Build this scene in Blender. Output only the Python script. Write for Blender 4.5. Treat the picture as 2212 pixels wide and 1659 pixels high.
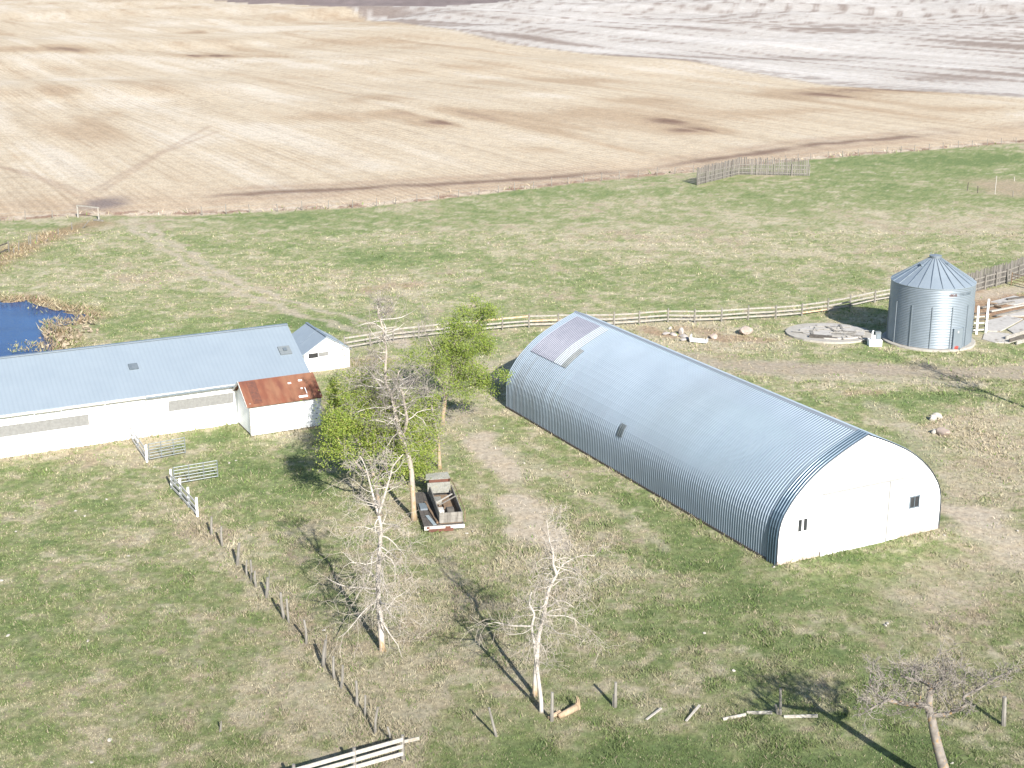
import bpy, math, random
import numpy as np
from mathutils import Vector, Matrix

random.seed(7)
R = random.uniform
# ------------------------------------------------------------------ scene, camera model
for o in list(bpy.data.objects):
    bpy.data.objects.remove(o)
scene = bpy.context.scene
COL = scene.collection
PW, PH, PF, CAMH = 2212.0, 1659.0, 3000.0, 30.8
TH = math.atan(909 / PF)
cT, sT = math.cos(TH), math.sin(TH)
A27 = math.radians(26.9)
E1 = (math.cos(A27), math.sin(A27))       # across the farm rows
E2 = (-math.sin(A27), math.cos(A27))      # along the rows


def ray(px, py):
    u = (px - PW / 2) / PF
    v = (py - PH / 2) / PF
    return (u, cT - v * sT, -sT - v * cT)


def at(px, py, z=0.0):
    """where a survey pixel of the drone picture meets the level z"""
    d = ray(px, py)
    t = (z - CAMH) / d[2]
    return Vector((d[0] * t, d[1] * t, z))


def atY(px, py, Y):
    d = ray(px, py)
    t = Y / d[1]
    return Vector((d[0] * t, Y, CAMH + d[2] * t))


def hgt(px, py, base):
    return atY(px, py, base[1])[2]


# ------------------------------------------------------------------ tagging
def tag(o, label=None, cat=None, group=None, kind=None):
    if label: o['label'] = label
    if cat: o['category'] = cat
    if group: o['group'] = group
    if kind: o['kind'] = kind
    return o


def thing(name, loc, label, cat, group=None, rz=0.0):
    o = bpy.data.objects.new(name, None)
    o.empty_display_size = 0.3
    COL.objects.link(o)
    o.location = loc
    o.rotation_euler = (0, 0, rz)
    return tag(o, label, cat, group)


class MB:
    def __init__(self, org=(0, 0, 0)):
        self.v, self.f = [], []
        self.o = Vector(org)
        self.cols = None

    def add(self, vs, fs):
        k = len(self.v)
        o = self.o
        self.v.extend([(p[0] - o[0], p[1] - o[1], p[2] - o[2]) for p in vs])
        self.f.extend([tuple(i + k for i in f) for f in fs])

    def frame_box(self, c, ax, ay, az, sx, sy, sz):
        c = Vector(c); ax = Vector(ax); ay = Vector(ay); az = Vector(az)
        vs = []
        for i in (-.5, .5):
            for j in (-.5, .5):
                for k in (-.5, .5):
                    vs.append(c + ax * (i * sx) + ay * (j * sy) + az * (k * sz))
        self.add(vs, [(0, 1, 3, 2), (4, 6, 7, 5), (0, 4, 5, 1), (2, 3, 7, 6), (0, 2, 6, 4), (1, 5, 7, 3)])

    def box(self, x0, x1, y0, y1, z0, z1):
        self.frame_box(((x0 + x1) / 2, (y0 + y1) / 2, (z0 + z1) / 2), (1, 0, 0), (0, 1, 0), (0, 0, 1), x1 - x0, y1 - y0, z1 - z0)

    def beam(self, p0, p1, w, h, up=(0, 0, 1)):
        p0 = Vector(p0); p1 = Vector(p1)
        d = (p1 - p0); L = d.length
        if L < 1e-6: return
        d.normalize()
        up = Vector(up)
        s = d.cross(up)
        if s.length < 1e-4: s = d.cross(Vector((1, 0, 0)))
        s.normalize()
        u = s.cross(d)
        self.frame_box((p0 + p1) / 2, d, s, u, L, w, h)

    def tube(self, pts, rad, n=6, cap=True):
        pts = [Vector(p) for p in pts]
        m = len(pts)
        vs, fs = [], []
        ref = None
        for i in range(m):
            d = (pts[min(i + 1, m - 1)] - pts[max(i - 1, 0)])
            if d.length < 1e-9: d = Vector((0, 0, 1))
            d.normalize()
            if ref is None:
                ref = Vector((1, 0, 0)) if abs(d.x) < .8 else Vector((0, 1, 0))
            s = (ref - d * ref.dot(d))
            if s.length < 1e-4: s = d.orthogonal()
            s.normalize(); ref = s
            t = d.cross(s)
            r = rad[i] if hasattr(rad, '__len__') else rad
            for k in range(n):
                a = 2 * math.pi * k / n
                vs.append(pts[i] + s * (r * math.cos(a)) + t * (r * math.sin(a)))
        for i in range(m - 1):
            for k in range(n):
                fs.append((i * n + k, i * n + (k + 1) % n, (i + 1) * n + (k + 1) % n, (i + 1) * n + k))
        if cap:
            fs.append(tuple(range(n - 1, -1, -1)))
            fs.append(tuple(range((m - 1) * n, m * n)))
        self.add(vs, fs)

    def prism(self, poly, z0, z1):
        n = len(poly)
        vs = [(p[0], p[1], z0) for p in poly] + [(p[0], p[1], z1) for p in poly]
        fs = [tuple(range(n - 1, -1, -1)), tuple(range(n, 2 * n))]
        for i in range(n):
            j = (i + 1) % n
            fs.append((i, j, n + j, n + i))
        self.add(vs, fs)

    def solid(self, poly3, off):
        """a flat polygon in space given thickness along off"""
        off = Vector(off)
        n = len(poly3)
        vs = [Vector(p) for p in poly3] + [Vector(p) + off for p in poly3]
        fs = [tuple(range(n - 1, -1, -1)), tuple(range(n, 2 * n))]
        for i in range(n):
            j = (i + 1) % n
            fs.append((i, j, n + j, n + i))
        self.add(vs, fs)

    def grid(self, P, closed_u=False):
        """P: rows of points"""
        r, c = len(P), len(P[0])
        vs = [p for row in P for p in row]
        fs = []
        for i in range(r - 1):
            for j in range(c - 1 + (1 if closed_u else 0)):
                k = (j + 1) % c
                fs.append((i * c + j, i * c + k, (i + 1) * c + k, (i + 1) * c + j))
        self.add(vs, fs)

    def build(self, name, mat, parent=None, smooth=False, fix=True):
        me = bpy.data.meshes.new(name)
        me.from_pydata(self.v, [], self.f)
        if fix:
            import bmesh
            bm = bmesh.new(); bm.from_mesh(me)
            bmesh.ops.recalc_face_normals(bm, faces=bm.faces)
            bm.to_mesh(me); bm.free()
        me.update()
        if mat: me.materials.append(mat)
        if smooth: me.polygons.foreach_set('use_smooth', [True] * len(me.polygons))
        o = bpy.data.objects.new(name, me)
        COL.objects.link(o)
        if parent is not None:
            o.parent = parent
        else:
            o.location = self.o
        return o


# ------------------------------------------------------------------ materials
def nmat(name):
    m = bpy.data.materials.new(name)
    m.use_nodes = True
    nt = m.node_tree
    for n in list(nt.nodes): nt.nodes.remove(n)
    out = nt.nodes.new('ShaderNodeOutputMaterial')
    b = nt.nodes.new('ShaderNodeBsdfPrincipled')
    nt.links.new(b.outputs[0], out.inputs[0])
    return m, nt, b


def L(nt, a, b): nt.links.new(a, b)


def noise(nt, vec, scale, detail=5, rough=.55, stretch=None, rot=None):
    n = nt.nodes.new('ShaderNodeTexNoise')
    n.inputs['Scale'].default_value = scale
    n.inputs['Detail'].default_value = detail
    n.inputs['Roughness'].default_value = rough
    if stretch or rot:
        mp = nt.nodes.new('ShaderNodeMapping')
        if rot: mp.inputs['Rotation'].default_value = rot
        if stretch: mp.inputs['Scale'].default_value = stretch
        L(nt, vec, mp.inputs[0]); vec = mp.outputs[0]
    L(nt, vec, n.inputs['Vector'])
    return n.outputs['Fac']


def ramp(nt, fac, stops):
    r = nt.nodes.new('ShaderNodeValToRGB')
    while len(r.color_ramp.elements) > len(stops): r.color_ramp.elements.remove(r.color_ramp.elements[-1])
    while len(r.color_ramp.elements) < len(stops): r.color_ramp.elements.new(.5)
    for e, (p, c) in zip(r.color_ramp.elements, stops):
        e.position = p
        e.color = (c[0], c[1], c[2], 1) if hasattr(c, '__len__') else (c, c, c, 1)
    L(nt, fac, r.inputs[0])
    return r.outputs[0]


def mixc(nt, fac, a, b, mode='MIX'):
    m = nt.nodes.new('ShaderNodeMix')
    m.data_type = 'RGBA'; m.blend_type = mode
    for sock, v in ((m.inputs[0], fac), (m.inputs[6], a), (m.inputs[7], b)):
        if hasattr(v, 'is_output'): L(nt, v, sock)
        elif hasattr(v, '__len__'): sock.default_value = (v[0], v[1], v[2], 1)
        else: sock.default_value = v
    return m.outputs[2]


def M(name, c1, c2=None, scale=3., rough=.8, metal=0., stretch=None, rot=None, lo=.35, hi=.65, c3=None, s3=1., t3=.62,
      bump=0., detail=6, spec=None, coord='Object'):
    m, nt, b = nmat(name)
    b.inputs['Roughness'].default_value = rough
    b.inputs['Metallic'].default_value = metal
    if spec is not None: b.inputs['Specular IOR Level'].default_value = spec
    tc = nt.nodes.new('ShaderNodeTexCoord').outputs[coord]
    if c2 is None: c2 = tuple(v * .85 for v in c1)
    f = noise(nt, tc, scale, detail, .6, stretch, rot)
    col = ramp(nt, f, [(lo, c1), (hi, c2)])
    if c3 is not None:
        f3 = noise(nt, tc, s3, 5, .6)
        k = ramp(nt, f3, [(t3 - .04, 0.), (t3 + .04, 1.)])
        col = mixc(nt, k, col, c3)
    L(nt, col, b.inputs['Base Color'])
    if bump:
        bp = nt.nodes.new('ShaderNodeBump')
        bp.inputs['Strength'].default_value = bump
        bp.inputs['Distance'].default_value = .02
        L(nt, f, bp.inputs['Height']); L(nt, bp.outputs[0], b.inputs['Normal'])
    return m


MAT = {}
MAT['white'] = M('white_paint', (.87, .87, .86), (.82, .82, .81), 2.5, .6, lo=.4, hi=.7)
MAT['whiteold'] = M('old_white_paint', (.52, .51, .48), (.36, .345, .315), 9, .75, lo=.4, hi=.62, c3=(.30, .27, .23), s3=7, t3=.64)
MAT['rail'] = M('weathered_white_rail', (.33, .312, .28), (.23, .215, .19), 5, .85, lo=.35, hi=.6, c3=(.27, .22, .17), s3=3, t3=.6)
MAT['railorange'] = M('orange_stained_rail', (.42, .24, .13), (.52, .42, .32), 4, .85)
MAT['greywood'] = M('grey_wood', (.215, .20, .178), (.125, .115, .10), 6, .9, stretch=(1, 1, .15), bump=.3)
MAT['postwood'] = M('post_wood', (.24, .225, .20), (.115, .105, .09), 5, .9, stretch=(1, 1, .2), bump=.3)
MAT['palewood'] = M('pale_plank', (.40, .375, .335), (.28, .26, .225), 7, .85)
MAT['slat'] = M('slat_wood', (.175, .16, .145), (.085, .077, .07), 1.6, .9, stretch=(3, 3, .12), lo=.42, hi=.58)
MAT['darkwood'] = M('dark_wood', (.10, .088, .075), (.055, .048, .042), 5, .9)
MAT['brownwood'] = M('brown_wood', (.22, .15, .09), (.13, .09, .06), 6, .9)
MAT['splinter'] = M('splintered_wood', (.38, .29, .195), (.25, .18, .115), 7, .85, stretch=(1, 1, .3))
MAT['rust'] = M('rust', (.135, .05, .03), (.085, .036, .026), 5, .85)
MAT['redpaint'] = M('red_paint', (.42, .06, .04), (.28, .05, .035), 6, .6)
MAT['galv'] = M('galvanised_steel', (.215, .25, .285), (.185, .22, .25), 1.2, .45, .35, lo=.35, hi=.7)
MAT['binroof'] = M('bin_roof_steel', (.26, .305, .345), (.24, .285, .325), 1.2, .5, .35)
MAT['steelgate'] = M('gate_steel', (.26, .29, .30), (.20, .22, .23), 3, .45, .5)
MAT['concrete'] = M('concrete', (.40, .38, .35), (.33, .31, .285), 2.5, .9, c3=(.20, .175, .15), s3=1.3, t3=.64)
MAT['concretepale'] = M('pale_concrete', (.36, .335, .295), (.285, .265, .23), 3, .9)
MAT['foundation'] = M('pinkish_concrete', (.47, .39, .34), (.37, .30, .26), 4, .9)
MAT['dark'] = M('dark_gap', (.012, .012, .013), (.02, .02, .02), 3, .7)
MAT['glass'] = M('window_glass', (.025, .028, .032), (.04, .042, .045), 2, .12, 0)
MAT['trim'] = M('blue_grey_trim', (.16, .20, .24), (.22, .26, .30), 3, .45, .4)
MAT['block'] = M('grey_board_panel', (.20, .20, .192), (.16, .16, .153), 6, .9)
MAT['vent'] = M('grey_vent', (.10, .125, .145), (.13, .155, .175), 4, .6, .2)
MAT['ventgrey'] = M('weathered_vent', (.165, .185, .195), (.14, .16, .17), 5, .7, .1)
MAT['strawheap'] = M('bleached_straw', (.33, .275, .20), (.22, .165, .11), 2.5, .95)
MAT['whiterail'] = M('white_rail_paint', (.50, .49, .47), (.38, .37, .35), 6, .75)
MAT['jamb'] = M('dusty_white_steel', (.27, .27, .265), (.235, .235, .23), 4, .6)
MAT['rock'] = M('boulder', (.33, .265, .22), (.24, .195, .17), 3, .9, c3=(.38, .32, .28), s3=2, t3=.58, bump=.5)
MAT['rockpale'] = M('pale_stone', (.37, .345, .305), (.28, .26, .23), 5, .9, bump=.4)
MAT['rubble'] = M('concrete_rubble', (.38, .345, .315), (.29, .26, .235), 4, .9, bump=.4)
MAT['bluegrey'] = M('blue_grey_plank', (.27, .32, .34), (.20, .24, .26), 6, .7)
MAT['mottled'] = M('mottled_board', (.25, .25, .225), (.15, .15, .13), 9, .8, c3=(.22, .21, .17), s3=6, t3=.58)
MAT['rubber'] = M('old_rubber', (.075, .07, .06), (.05, .046, .04), 5, .85)
MAT['barkwhite'] = M('pale_bark', (.46, .425, .38), (.33, .30, .265), 4, .85, stretch=(1, 1, .5), c3=(.16, .14, .12), s3=3.2, t3=.66)
MAT['barkgrey'] = M('grey_bark', (.235, .21, .185), (.135, .118, .104), 4, .9, c3=(.27, .18, .09), s3=4.5, t3=.60, bump=.4)
MAT['twig'] = M('pale_twigs', (.33, .295, .255), (.22, .195, .165), 1.5, .85)
MAT['twiggrey'] = M('grey_twigs', (.235, .21, .185), (.15, .133, .117), 1.2, .9)


def bark_orange(name, c1, c2, h):
    """bark with orange lichen towards the foot of the trunk"""
    m, nt, b = nmat(name)
    b.inputs['Roughness'].default_value = .88
    tc = nt.nodes.new('ShaderNodeTexCoord').outputs['Object']
    f = noise(nt, tc, 4, 6, .6, (1, 1, .4))
    col = ramp(nt, f, [(.35, c1), (.65, c2)])
    sep = nt.nodes.new('ShaderNodeSeparateXYZ'); L(nt, tc, sep.inputs[0])
    ma = nt.nodes.new('ShaderNodeMath'); ma.operation = 'MULTIPLY_ADD'
    n2 = noise(nt, tc, 2.2, 4, .6, (1, 1, .5))
    L(nt, n2, ma.inputs[0]); ma.inputs[1].default_value = -2.2 * h; L(nt, sep.outputs[2], ma.inputs[2])
    k = ramp(nt, ma.outputs[0], [(0., 1.), (.28, 0.)])
    k = mixc(nt, 1., k, ramp(nt, noise(nt, tc, 9, 5, .65, (1, 1, .35)), [(.36, .25), (.6, .95)]), 'MULTIPLY')
    col = mixc(nt, k, col, (.29, .20, .105))
    L(nt, col, b.inputs['Base Color'])
    return m


MAT['barkaspen'] = bark_orange('aspen_bark', (.45, .41, .365), (.32, .285, .25), .45)
MAT['barkyellow'] = bark_orange('lichen_bark', (.36, .315, .265), (.23, .195, .16), 1.5)


def leafmat(name, cols):
    m, nt, b = nmat(name)
    b.inputs['Roughness'].default_value = .65
    g = nt.nodes.new('ShaderNodeNewGeometry')
    try:
        f = g.outputs['Random Per Island']
    except Exception:
        f = noise(nt, g.outputs['Position'], 3)
    col = ramp(nt, f, cols)
    L(nt, col, b.inputs['Base Color'])
    tr = nt.nodes.new('ShaderNodeBsdfTranslucent')
    L(nt, col, tr.inputs[0])
    mx = nt.nodes.new('ShaderNodeMixShader'); mx.inputs[0].default_value = .35
    out = [n for n in nt.nodes if n.type == 'OUTPUT_MATERIAL'][0]
    L(nt, b.outputs[0], mx.inputs[1]); L(nt, tr.outputs[0], mx.inputs[2]); L(nt, mx.outputs[0], out.inputs[0])
    return m


MAT['leaf'] = leafmat('young_leaves', [(0., (.12, .18, .028)), (.45, (.20, .27, .038)), (.8, (.27, .32, .055)), (1., (.33, .32, .10))])
MAT['leafb'] = leafmat('spring_leaves', [(0., (.12, .18, .03)), (.5, (.195, .265, .04)), (1., (.275, .315, .065))])

# corrugated galvanised shell: pans a little different from one another, streaked and dusty towards the far end
m, nt, b = nmat('barn_galvanised'); MAT['shell'] = m
tc = nt.nodes.new('ShaderNodeTexCoord').outputs['Object']
f1 = noise(nt, tc, .35, 5, .6, (1, 1, .6))
col = ramp(nt, f1, [(.3, (.335, .395, .455)), (.7, (.295, .35, .405))])
uvn = nt.nodes.new('ShaderNodeUVMap')
f2 = noise(nt, uvn.outputs[0], 1.0, 4, .6, (4.0, .5, 1))
col = mixc(nt, ramp(nt, f2, [(.45, 0.), (.72, .5)]), col, (.25, .28, .31))
sepu = nt.nodes.new('ShaderNodeSeparateXYZ'); L(nt, uvn.outputs[0], sepu.inputs[0])
far = ramp(nt, sepu.outputs[0], [(.45, 0.), (1., 1.)])      # u = 0 front .. 1 back
fd = noise(nt, uvn.outputs[0], 1.0, 6, .65, (60.0, 2.6, 1))
dirt = mixc(nt, far, (0, 0, 0), ramp(nt, fd, [(.48, 0.), (.66, .8)]))
low = ramp(nt, sepu.outputs[1], [(.12, 1.), (.38, 0.)])
dm = nt.nodes.new('ShaderNodeMath'); dm.operation = 'MULTIPLY'
L(nt, dirt, dm.inputs[0]); L(nt, low, dm.inputs[1])
col = mixc(nt, dm.outputs[0], col, (.24, .262, .28))
L(nt, col, b.inputs['Base Color'])
b.inputs['Metallic'].default_value = .9
b.inputs['Roughness'].default_value = .78
MAT['sheetdark'] = M('replacement_sheet', (.115, .122, .158), (.092, .10, .135), 2, .45, .25)
MAT['frontsheet'] = M('front_sheet', (.075, .115, .155), (.06, .095, .13), 1, .4, .3)
MAT['sheetpale'] = M('pale_sheet', (.245, .27, .30), (.225, .25, .28), 2, .5, .2)
MAT['skylight'] = M('old_skylight', (.04, .055, .062), (.06, .075, .08), 4, .4, .1)


def ribbed(name, c1, c2, period, ang, metal, rough, amt=.14, c3=None):
    """sheet metal whose standing ribs run across direction ang (world angle)"""
    m, nt, b = nmat(name)
    tc = nt.nodes.new('ShaderNodeTexCoord').outputs['Object']
    mp = nt.nodes.new('ShaderNodeMapping'); mp.vector_type = 'POINT'
    mp.inputs['Rotation'].default_value = (0, 0, -ang)
    L(nt, tc, mp.inputs[0])
    w = nt.nodes.new('ShaderNodeTexWave')
    w.wave_type = 'BANDS'; w.bands_direction = 'X'
    w.inputs['Scale'].default_value = 1.0 / period * .314159
    w.inputs['Distortion'].default_value = 0
    L(nt, mp.outputs[0], w.inputs['Vector'])
    f = noise(nt, tc, .6, 5, .6)
    col = ramp(nt, f, [(.35, c1), (.65, c2)])
    if c3 is not None:
        f3 = noise(nt, mp.outputs[0], 1.1, 5, .65, (1, .35, .35))
        col = mixc(nt, ramp(nt, f3, [(.42, 0.), (.6, 1.)]), col, c3)
    k = ramp(nt, w.outputs['Fac'], [(.0, 1. - amt), (.55, 1.0)])
    col = mixc(nt, 1.0, col, k, 'MULTIPLY')
    L(nt, col, b.inputs['Base Color'])
    bp = nt.nodes.new('ShaderNodeBump'); bp.inputs['Strength'].default_value = .25; bp.inputs['Distance'].default_value = .015
    L(nt, w.outputs['Fac'], bp.inputs['Height']); L(nt, bp.outputs[0], b.inputs['Normal'])
    b.inputs['Metallic'].default_value = metal
    b.inputs['Roughness'].default_value = rough
    return m


MAT['barnroof'] = ribbed('blue_grey_roof_sheet', (.205, .246, .284), (.192, .232, .27), .3, A27, .08, .6, .05)
MAT['shedroof'] = ribbed('grey_roof_sheet', (.29, .335, .375), (.26, .305, .345), .25, A27 + math.pi / 2, .2, .5)
MAT['rustroof'] = ribbed('rusted_roof_sheet', (.165, .055, .028), (.125, .045, .028), .62, A27, .0, .85, .10, (.185, .085, .047))
MAT['clap'] = ribbed('white_clapboard', (.80, .81, .81), (.73, .74, .74), .2, 0, 0, .65, .1)
for _n in MAT['clap'].node_tree.nodes:      # lap boards run level: bands by height
    if _n.type == 'TEX_WAVE': _n.bands_direction = 'Z'

# ------------------------------------------------------------------ numpy noise
_P = np.random.RandomState(11).permutation(4096).astype(np.int64)


def _h(ix, iy, s):
    return _P[(_P[(ix + s * 131) & 4095] + iy * 7 + s) & 4095] / 4095.0


def vnoise(x, y, s=0):
    ix = np.floor(x).astype(np.int64); iy = np.floor(y).astype(np.int64)
    fx = x - ix; fy = y - iy
    fx = fx * fx * (3 - 2 * fx); fy = fy * fy * (3 - 2 * fy)
    a = _h(ix, iy, s); b_ = _h(ix + 1, iy, s); c = _h(ix, iy + 1, s); d = _h(ix + 1, iy + 1, s)
    return (a * (1 - fx) + b_ * fx) * (1 - fy) + (c * (1 - fx) + d * fx) * fy


def fbm(x, y, s=0, o=4):
    v = 0; a = .5; t = 0
    for i in range(o):
        v = v + a * vnoise(x, y, s + i * 17); t += a
        x = x * 2.03 + 13.7; y = y * 2.03 + 7.1; a *= .5
    return v / t


def sstep(a, b_, x):
    t = np.clip((x - a) / (b_ - a), 0, 1)
    return t * t * (3 - 2 * t)


def segdist(x, y, pts):
    d = np.full(x.shape, 1e9)
    for (x0, y0), (x1, y1) in zip(pts[:-1], pts[1:]):
        vx, vy = x1 - x0, y1 - y0
        t = np.clip(((x - x0) * vx + (y - y0) * vy) / (vx * vx + vy * vy + 1e-9), 0, 1)
        d = np.minimum(d, np.hypot(x - x0 - t * vx, y - y0 - t * vy))
    return d


def W2(pix): return [tuple(at(*p)[:2]) for p in pix]


def polymask(x, y, poly):
    ins = np.zeros(x.shape, bool)
    n = len(poly)
    for i in range(n):
        x0, y0 = poly[i]; x1, y1 = poly[(i + 1) % n]
        c = ((y0 > y) != (y1 > y)) & (x < (x1 - x0) * (y - y0) / (y1 - y0 + 1e-12) + x0)
        ins ^= c
    return ins


FENCE = W2([(-900, 640), (-300, 500), (0, 478), (215, 466), (420, 466), (800, 447), (1000, 425), (1300, 390), (1500, 372), (1748, 345), (2000, 325), (2212, 308), (3000, 250)])
FX = np.array([p[0] for p in FENCE]); FY = np.array([p[1] for p in FENCE])


def beyond(x, y):
    """metres past the field fence (approx.)"""
    return (y - np.interp(x, FX, FY)) * .88


def relief(x, y):
    d = beyond(x, y)
    a = sstep(20, 230, d) * 1.0 + sstep(250, 700, d) * 1.0
    n = fbm(x / 95 + 3, y / 95, 31, 2) - .5
    n2 = vnoise(x / 210, y / 170, 57) - .5
    far = sstep(900, 1500, d) * 6
    return a * (n * 4.2 + n2 * 2.2) - far * 0


POND_PX = [(-260, 600), (-60, 640), (0, 646), (26, 646), (62, 645), (98, 656), (135, 666), (168, 671), (184, 682), (163, 691), (124, 698), (104, 706), (112, 722), (130, 732), (114, 746), (135, 764), (152, 772), (120, 800), (0, 830), (-260, 860)]
POND = W2(POND_PX)


def blob(px, py, rx, ry):
    c = at(px, py)
    return (c[0], c[1], abs(at(px + rx, py)[0] - c[0]), abs(at(px, py - ry)[1] - at(px, py + ry)[1]) / 2)


# areas of lush grass (+) and of dead straw (-): picture survey positions turned to ground ellipses
BL = [(700, 470, 320, 16, .35), (1150, 420, 220, 14, .45), (1900, 345, 260, 18, .40), (2150, 340, 120, 14, .4), (600, 470, 120, 10, .3), (100, 490, 120, 10, .3),
      (800, 560, 120, 22, .30), (700, 700, 150, 28, .62), (150, 545, 130, 14, .25), (430, 520, 80, 12, .2),
      (1200, 740, 70, 18, .25), (1950, 770, 240, 16, .55), (1650, 655, 260, 14, .35), (1850, 600, 60, 20, .25),
      (1960, 862, 150, 38, .55), (2000, 980, 50, 40, .3), (2080, 850, 100, 26, .4),
      (1330, 1060, 130, 60, .35), (1500, 1180, 130, 50, .55), (1600, 1280, 140, 50, .42), (1400, 1330, 170, 60, .25), (1850, 1190, 120, 30, .55), (1700, 1400, 200, 50, .2),
      (480, 935, 90, 24, .55), (480, 1000, 120, 25, .35), (560, 1040, 160, 40, .25), (1500, 1650, 460, 62, .85), (1150, 1640, 200, 40, .4), (2000, 1650, 280, 50, .55),
      (1080, 1150, 60, 40, .3), (350, 1120, 200, 50, .15), (880, 1560, 90, 40, -.1), (60, 1350, 150, 100, .12), (250, 1250, 150, 60, .1), (650, 1060, 80, 70, .35),
      (1600, 400, 140, 22, .25), (1950, 420, 120, 25, .3), (2050, 380, 150, 22, .25), (1020, 1000, 40, 40, .1),
      # dead straw
      (1100, 510, 230, 30, -.25), (1800, 540, 380, 40, -.34), (2100, 480, 150, 30, -.3), (1400, 500, 200, 30, -.2), (250, 600, 130, 30, -.22), (350, 660, 130, 30, -.2),
      (1450, 720, 120, 30, -.35), (1560, 740, 120, 18, -.5), (1850, 840, 120, 16, -.35), (2130, 950, 120, 75, -.8), (2150, 1060, 110, 70, -.45), (1960, 920, 50, 25, -.3),
      (600, 1480, 260, 110, -.2), (760, 1560, 200, 70, -.35), (800, 1400, 200, 80, -.25), (1000, 1420, 160, 60, -.25), (1250, 1480, 200, 40, -.22), (900, 1290, 120, 50, -.2),
      (560, 1280, 110, 70, -.15), (150, 985, 200, 16, -.55), (330, 960, 60, 20, -.4), (480, 960, 50, 14, -.2), (1820, 1360, 200, 50, -.2), (2050, 1330, 130, 70, -.35), (1550, 1420, 130, 40, -.15),
      (800, 1120, 120, 50, -.05), (300, 1400, 200, 60, -.05), (500, 1180, 140, 40, -.1)]
BL = [blob(*q[:4]) + (q[4] * (.85 if q[4] > 0 else 1.),) for q in BL]
# bare dirt: polyline, half width m, colour key, strength
TR = [([(262, 476), (330, 520), (400, 565), (500, 628), (640, 680), (760, 712), (880, 745)], .42, 'tan', .8),
      ([(292, 474), (362, 520), (440, 565), (540, 622), (680, 668), (800, 700), (900, 728)], .42, 'tan', .8),
      ([(985, 880), (1040, 950), (1100, 1020), (1165, 1120), (1215, 1190)], .7, 'tan', .45),
      ([(1040, 950), (1070, 985), (1110, 1020)], 1.0, 'tan', 1.25), ([(1110, 1080), (1150, 1140), (1190, 1180)], 1.15, 'tan', 1.25),
      ([(1105, 970), (1200, 1030), (1330, 1110), (1440, 1180)], .45, 'tan', .42),
      ([(1380, 760), (1500, 782), (1600, 792), (1750, 797), (1900, 800), (2212, 806), (2600, 815)], 1.6, 'grey', .95),
      ([(1700, 815), (1900, 820), (2100, 826)], .6, 'tan', .7),
      ([(1900, 880), (1990, 960), (2050, 1060), (2120, 1130), (2230, 1200)], 1.0, 'tan', .38),
      ([(2090, 1110), (2150, 1160), (2240, 1215)], 1.6, 'tan', .95),
      ([(1980, 1290), (2080, 1230), (2200, 1240)], 1.8, 'grey', .5),
      ([(1480, 712), (1560, 730), (1640, 735)], .9, 'brown', .5), ([(1400, 712), (1450, 724)], .8, 'brown', .6),
      ([(1640, 742), (1720, 760)], .9, 'tan', .3), ([(960, 900), (1030, 890)], 1.2, 'grey', .5), ([(1120, 775), (1060, 790)], .9, 'tan', .5),
      ([(1440, 838), (1540, 842)], .8, 'brown', .35), ([(1830, 848), (1900, 846)], .6, 'brown', .45),
      ([(800, 625), (900, 615)], 1.0, 'brown', .45),
      ([(700, 790), (800, 780)], 1.2, 'brown', .4), ([(2125, 650), (2160, 665), (2290, 665)], 4.5, 'brown', .95), ([(2100, 640), (2200, 625)], 1.2, 'tan', .8), ([(2090, 735), (2212, 720)], 1.2, 'tan', .5)]
TR = [(W2(a), b_, c, d) for a, b_, c, d in TR]
CLR = dict(tan=(.345, .30, .235), grey=(.285, .245, .19), brown=(.25, .165, .11), mud=(.17, .13, .115))
DIAG = W2([(426, 1115), (457, 1156), (600, 1300), (700, 1395), (800, 1540), (860, 1640)])
WALLB = W2([(-300, 1040), (0, 992), (508, 917), (545, 946), (690, 918)])
WALLQ = W2([(1098, 884), (1676, 1226), (2026, 1146)])
DITCH = W2([(-120, 620), (0, 560), (60, 530), (120, 505), (205, 482)])
FTRK = W2([(-300, 450), (0, 442), (190, 443), (300, 432), (500, 420), (760, 408), (1000, 396), (1200, 382), (1400, 364), (1560, 340), (1750, 313), (2000, 291), (2212, 272), (2700, 235)])
XT1 = W2([(200, 412), (330, 338), (455, 272)]); XT2 = W2([(222, 412), (352, 330), (475, 282)])
XT3 = W2([(0, 360), (90, 388), (160, 420), (215, 440)]); XT4 = W2([(-60, 352), (60, 372), (170, 412), (240, 440)])
WEEDR = blob(2150, 965, 95, 70)
MUD = blob(226, 439, 52, 15)
WB = [tuple(at(*p)[:2]) for p in [(640, -8), (740, 24), (1100, 92), (1500, 135), (1800, 180), (2212, 210), (2800, 262)]]
DARKF = [tuple(at(*p)[:2]) for p in [(380, -12), (560, 8), (740, 21), (1010, 12), (1200, -6), (900, -40)]]
DARKS = [(425, 62, 46, 4, .75), (640, 64, 40, 4, .7), (440, 112, 62, 5, .9), (585, 128, 60, 6, .55), (560, 112, 60, 5, .4), (110, 26, 50, 4, .4), (960, 266, 70, 9, .8), (880, 246, 80, 10, .45), (790, 212, 60, 14, .4),
         (1500, 283, 80, 9, .65), (1440, 262, 70, 9, .4), (1880, 190, 160, 8, .7), (1720, 205, 90, 9, .5), (1760, 240, 90, 9, .4), (1250, 170, 80, 7, .35), (1700, 130, 200, 6, .4), (2150, 235, 120, 8, .5), (60, 112, 120, 6, .45),
         (300, 235, 80, 14, .4), (120, 195, 140, 10, .35), (560, 320, 120, 14, .3), (50, 340, 60, 12, .35), (1400, 215, 100, 9, .3), (700, 345, 90, 9, .3), (1180, 322, 100, 9, .25), (820, 380, 90, 8, .4)]
DARKS = [blob(*q[:4]) + (q[4],) for q in DARKS]
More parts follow.
